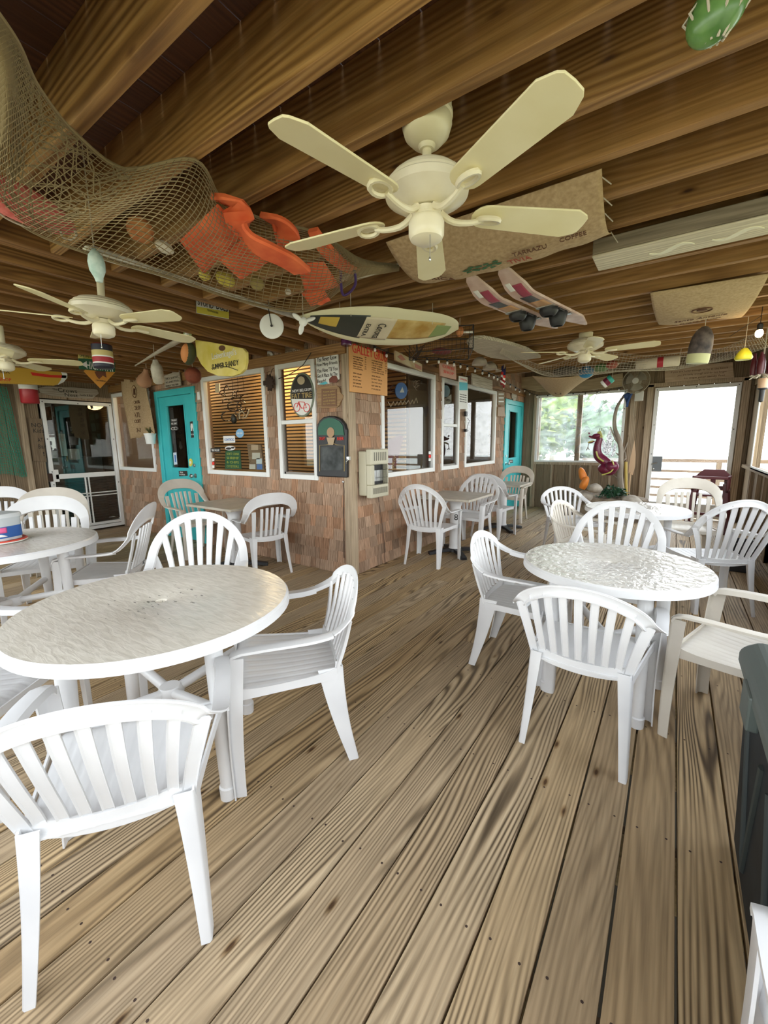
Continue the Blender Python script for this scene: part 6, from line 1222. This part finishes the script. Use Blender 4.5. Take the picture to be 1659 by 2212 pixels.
for i in range(7): mb.grid(lambda u,v:V((-.06+.03*i*.6+.03*u-.02*v*(i-3),-.01*i+.01*math.sin(6*v),.08-.17*v-.02*(i%3)*v)),3,6)
mb.ell((0,0,.05),(.055,.035,.05)); build('tassel',mb,cmat('cloth_blue',(.04,.09,.25),.8),t,solid=.003)
# dragon
t=thing('dragon_figure','glittery maroon and yellow-green dragon with silver wings on the driftwood','dragon figure',at(1310,1000,y=4.98)); o0=t.location; D=lambda x,y,yy=4.98:at(x,y,y=yy)-o0
dm=cmat('dragon_maroon',(.16,.008,.04),.3,build=lambda n,b:(lambda vo:[vo.inputs.__getitem__('Scale').__setattr__('default_value',42),n.links.new(ramp(n,vo.outputs['Distance'],[(.10,(.55,.35,.45)),(.2,(.17,.012,.045)),(1,(.11,.005,.03))]).outputs[0],b.inputs['Base Color'])])(N(n,'TexVoronoi'))); dy=cmat('dragon_lime',(.5,.48,.12),.4)
mb=MB(); mb.tube(spline([D(1296,945),D(1290,968),D(1293,985),D(1305,995),D(1315,1003),D(1322,1012)],26),lambda q:.045+.035*math.sin(PI*q),14); build('neck',mb,dm,t)
mb=MB(); mb.ell(D(1311,1014),(.15,.11,.10),Matrix.Rotation(.3,3,'Y')); mb.ell(D(1322,1008,4.93),(.11,.09,.10)); build('body',mb,dm,t)
mb=MB(); mb.tube([D(x,y,4.86) for x,y in spline2d([(1300,1026),(1318,1020),(1326,1008),(1322,994)],12)],.012,8); mb.tube([D(x,y,4.9) for x,y in spline2d([(1288,975),(1292,988),(1304,997)],8)],.014,8); build('belly_stripe',mb,dy,t)
mb=MB(); mb.ell(D(1288,942),(.075,.055,.05),Matrix.Rotation(-.2,3,'Y')); mb.ell(D(1277,944),(.05,.035,.022),Matrix.Rotation(.5,3,'Y')); mb.ell(D(1278,955),(.055,.035,.018),Matrix.Rotation(-.3,3,'Y')); mb.box(D(1273,936),(.03,.03,.03),Matrix.Rotation(.6,3,'Y')); build('head',mb,dm,t)
mb=MB(); mb.sweep([D(1294,932),D(1298,943),D(1294,956),D(1288,966)],V((0,-1,0)),[(-.03,-.02),(-.03,.02),(.03,.02),(.03,-.02)]); mb.ell(D(1276,954,4.94),(.05,.02,.014),Matrix.Rotation(-.3,3,'Y')); build('crest',mb,dy,t,bevel=.006)
mb=MB(); mb.tube([D(1272,957),D(1270,966)],.006,6); mb.tube([D(1270,966),D(1267,973)],.006,6); mb.tube([D(1270,966),D(1273,972)],.006,6); build('tongue',mb,M['maroon'],t)
mb=MB(); [mb.tube([D(x,932),D(x+2,925)],.005,6) for x in (1294,1298)]; build('horn',mb,M['drift_grey'],t)
for L in ([(1300,945),(1303,975),(1311,985),(1312,960)],[(1318,922),(1310,945),(1312,985),(1320,975),(1322,945)],[(1322,975),(1328,955),(1332,960),(1328,982),(1318,990)]):
    P=[D(x,y,5.02) for x,y in L]; c=sum(P,V((0,0,0)))/len(P); mb=MB(); mb.add([*P,*[p+V((0,.01,0)) for p in P]],[tuple(range(len(P)))[::-1],tuple(range(len(P),2*len(P)))]+[(i,(i+1)%len(P),len(P)+(i+1)%len(P),len(P)+i) for i in range(len(P))]); build('wing',mb,cmat('foil_silver',(.55,.57,.6),.25,metal=.8,build=noisy((.4,.42,.45),(.8,.82,.85),40,4,bs=.8)),t,smooth=False)
go=cmat('gourd_orange',(.78,.24,.03),.45)
for (x,y,l) in ((1258,1024,'upper back orange gourd on the rock pile'),(1263,1043,'front orange gourd leaning on the rock pile')):
    t=thing('orange_gourd',l,'gourd',at(x,y,y=4.9 if y<1030 else 4.8),0,'two orange gourds on the rocks'); sg=-1 if y<1030 else 1; rot=Matrix.Rotation(.35*sg,3,'Y'); mb=MB(); mb.lathe([(.003,-.12),(.05,-.11),(.065,-.06),(.062,0),(.052,.06),(.035,.10),(.012,.12),(.003,.125)],n=20,mx=rot); build('gourd',mb,go,t); mb=MB(); mb.tube([rot@V((0,0,.11)),rot@V((0,0,.15)),rot@V((.02,0,.17))],.006,6); build('stem',mb,M['drift_grey'],t)
t=thing('bamboo_pole','yellow bamboo pole standing at the right end of the rock pile','pole',at(1356,1090,y=4.9)); o0=t.location; mb=MB(); mb.tube([V((0,0,-.25)),at(1352,1000,y=4.9)-o0,at(1352,1000,y=4.9)-o0+V((0,0,.02))],.022,12)
build('pole',mb,cmat('bamboo',(.5,.36,.08),.5),t)
t=thing('paddle_board','slim tan paddle blade leaning against the boards right of the far window','paddle',at(1362,1020,y=5.35)); mb=MB(); mb.prism([(-.03,-.02),(.04,-.05),(.06,.1),(.055,.3),(.035,.45),(.02,.56),(-.01,.35),(-.035,.12)],frame((0,0,0),(1,0,0),(0,0,1)),-.008,.008); build('blade',mb,cmat('paddle_tan',(.62,.42,.25),.5),t,smooth=False,bevel=.004); mb=MB(); mb.tube([(0,0,0),(0,0,-t.location.z)],.014,10); build('shaft',mb,M['paddle_tan'],t)
# high chair, black crate
t=thing('high_chair','dark maroon plastic high chair standing before the clear far door','high chair',(3.10,4.55,0),-.15); mm_=M['maroon']
for sx in(-1,1):
    for sy in(-1,1): mb=MB(); mb.sweep([V((sx*.17,sy*.15,.72)),V((sx*.24,sy*.23,0))],V((0,sy,.2)),[(-.03,-.015),(-.03,.015),(.03,.015),(.03,-.015)]); build('leg',mb,mm_,t,smooth=False,bevel=.006)
mb=MB(); mb.b2((-.18,-.16,.52),(.18,.16,.55)); build('seat',mb,mm_,t,smooth=False,bevel=.01)
mb=MB(); mb.b2((-.20,.15,.60),(.20,.18,.66)); mb.b2((-.19,.16,.66),(-.13,.185,.80)); mb.b2((.13,.16,.66),(.19,.185,.80)); mb.b2((-.03,.16,.66),(.03,.185,.8)); mb.prism([(-.2,.78),(.2,.78),(.2,.82),(.12,.90),(-.12,.90),(-.2,.82)],frame((0,.17,0),(1,0,0),(0,0,1)),-.015,.015); build('backrest',mb,mm_,t,smooth=False,bevel=.006)
for sx in(-1,1):
    mb=MB(); mb.b2((sx*.2-.015,-.2,.78),(sx*.2+.015,.18,.82)); mb.b2((sx*.2-.015,-.2,.60),(sx*.2+.015,.18,.64)); mb.b2((sx*.2-.015,-.2,.6),(sx*.2+.015,-.15,.82)); mb.b2((sx*.2-.015,-.02,.6),(sx*.2+.015,.02,.82)); build('side_frame',mb,mm_,t,smooth=False,bevel=.006)
mb=MB(); mb.b2((-.2,-.23,.78),(.2,-.19,.82)); build('foot_rail',MB().b2((-.22,-.2,.25),(.22,-.17,.29)),mm_,t,smooth=False,bevel=.006); build('front_rail',mb,mm_,t,smooth=False,bevel=.006)
t=thing('black_crate','black plastic crate on the floor below the maroon high chair','crate',(3.26,2.38,0)); w,d,h=.115,.15,.30; mb=MB()
mb.b2((-w,-d,0),(w,d,.01)); mb.b2((-w,-d,0),(-w+.008,d,h)); mb.b2((w-.008,-d,0),(w,d,h)); mb.b2((-w,-d,0),(w,-d+.008,h)); mb.b2((-w,d-.008,0),(w,d,h)); build('tub',mb,M['black'],t,smooth=False,bevel=.004)
mb=MB(); mb.b2((-w-.012,-d-.012,h-.02),(w+.012,-d,h)); mb.b2((-w-.012,d,h-.02),(w+.012,d+.012,h)); mb.b2((-w-.012,-d,h-.02),(-w,d,h)); mb.b2((w,-d,h-.02),(w+.012,d,h)); build('rim',mb,M['black'],t,smooth=False,bevel=.003)
# dark storage cooler at the right edge
t=thing('storage_bin','large dark slate plastic cooler cropped by the right photo edge','cooler',(3.13,-1.915,0)); bm_=cmat('bin_slate',(.009,.014,.018),.6,spec=.25,build=noisy((.007,.011,.015),(.014,.021,.026),14,4)); lid=cmat('lid_grey',(.085,.105,.095),.5)
mb=MB(); 
for z,a,b in ((.0,.235,.50),(.03,.245,.52),(.62,.275,.555),(.66,.275,.555)): pass
X=[(.23,.36,0),(.24,.37,.03),(.262,.40,.60),(.262,.40,.64)]; vs=[];
for a,b,z in X: vs+=[(-a,-b,z),(a,-b,z),(a,b,z),(-a,b,z)]
mb.add(vs,[(i*4+j,i*4+(j+1)%4,i*4+4+(j+1)%4,i*4+4+j) for i in range(3) for j in range(4)]+[(3,2,1,0),(12,13,14,15)]); build('bin_body',mb,bm_,t,smooth=False,bevel=.012)
for y in (-.18,.16):
    mb=MB(); mb.tube([(-.258,y-.12,.52),(-.243,y,.10),(-.258,y+.12,.52)],.011,8); build('moulded_rib',mb,cmat('rib_grey',(.03,.038,.036),.6),t)
mb=MB(); vs=[]
for a,b,z in [(.275,.415,.62),(.285,.425,.64),(.285,.425,.68),(.25,.39,.72),(.2,.33,.735)]: vs+=[(-a,-b,z),(a,-b,z),(a,b,z),(-a,b,z)]
mb.add(vs,[(i*4+j,i*4+(j+1)%4,i*4+4+(j+1)%4,i*4+4+j) for i in range(4) for j in range(4)]+[(3,2,1,0),(16,17,18,19)]); build('lid',mb,lid,t,smooth=False,bevel=.014)
mb=MB(); mb.b2((-.292,.12,.56),(-.262,.24,.66)); build('latch',mb,lid,t,smooth=False,bevel=.006)
# wipes tub on a red lid
p=V((-1.02,-2.42,.72)); 
p=V((-1.06,-2.43,.722)); t=thing('red_plate','red plastic lid lying under the wipes tub on the far left table','plate',p); mb=MB(); mb.lathe([(.001,.012),(.125,.012),(.135,.018),(.142,.014),(.142,.0),(.001,0)],n=40); build('dish',mb,cmat('lid_red',(.62,.07,.04),.4),t); mb=MB(); mb.lathe([(.143,0),(.146,.004),(.143,.008)],n=40); build('white_rim',mb,wht,t)
t=thing('wipes_tub','clear plastic tub with a blue and pink label standing on the red lid','tub',p+V((0,0,.014)),.4); mb=MB(); mb.sweep([V((0,0,0)),V((0,0,.004)),V((0,0,.15)),V((0,0,.155))],V((0,1,0)),lambda q:[((.105+.012*q)*abs(math.cos(a))**.5*(1 if math.cos(a)>0 else -1),(.085+.01*q)*abs(math.sin(a))**.5*(1 if math.sin(a)>0 else -1)) for a in [2*PI*i/32 for i in range(32)]]); build('tub_body',mb,cmat('tub_frost',(.55,.6,.62),.2),t)
mb=MB(); se=lambda q,k,z:V(((.1095+k)*abs(math.cos(q))**.5*(1 if math.cos(q)>0 else -1),(.089+k)*abs(math.sin(q))**.5*(1 if math.sin(q)>0 else -1),z)); mb.grid(lambda u,v:se(2*PI*u,.003,.02+.075*v),48,3); build('label_band',mb,cmat('label_blue',(.02,.1,.35),.4),t,angle=180)
mb=MB(); mb.grid(lambda u,v:se(-1.0+.9*u,.0045,.055+.035*v),10,3); build('label_badge',mb,cmat('label_pink',(.75,.12,.3),.4),t,solid=.001); mb=MB(); mb.grid(lambda u,v:se(-1.05+.95*u,.0040,.03+.018*v*(1-abs(2*u-1)**2)),10,3); build('label_swoosh',mb,wht,t,solid=.001)
mb=MB(); mb.sweep([V((0,0,.152)),V((0,0,.172)),V((0,0,.178))],V((0,1,0)),lambda q:[((.122-.006*q)*abs(math.cos(a))**.5*(1 if math.cos(a)>0 else -1),(.1-.006*q)*abs(math.sin(a))**.5*(1 if math.sin(a)>0 else -1)) for a in [2*PI*i/32 for i in range(32)]]); build('lid',mb,cmat('tub_lid',(.6,.63,.64),.3),t)
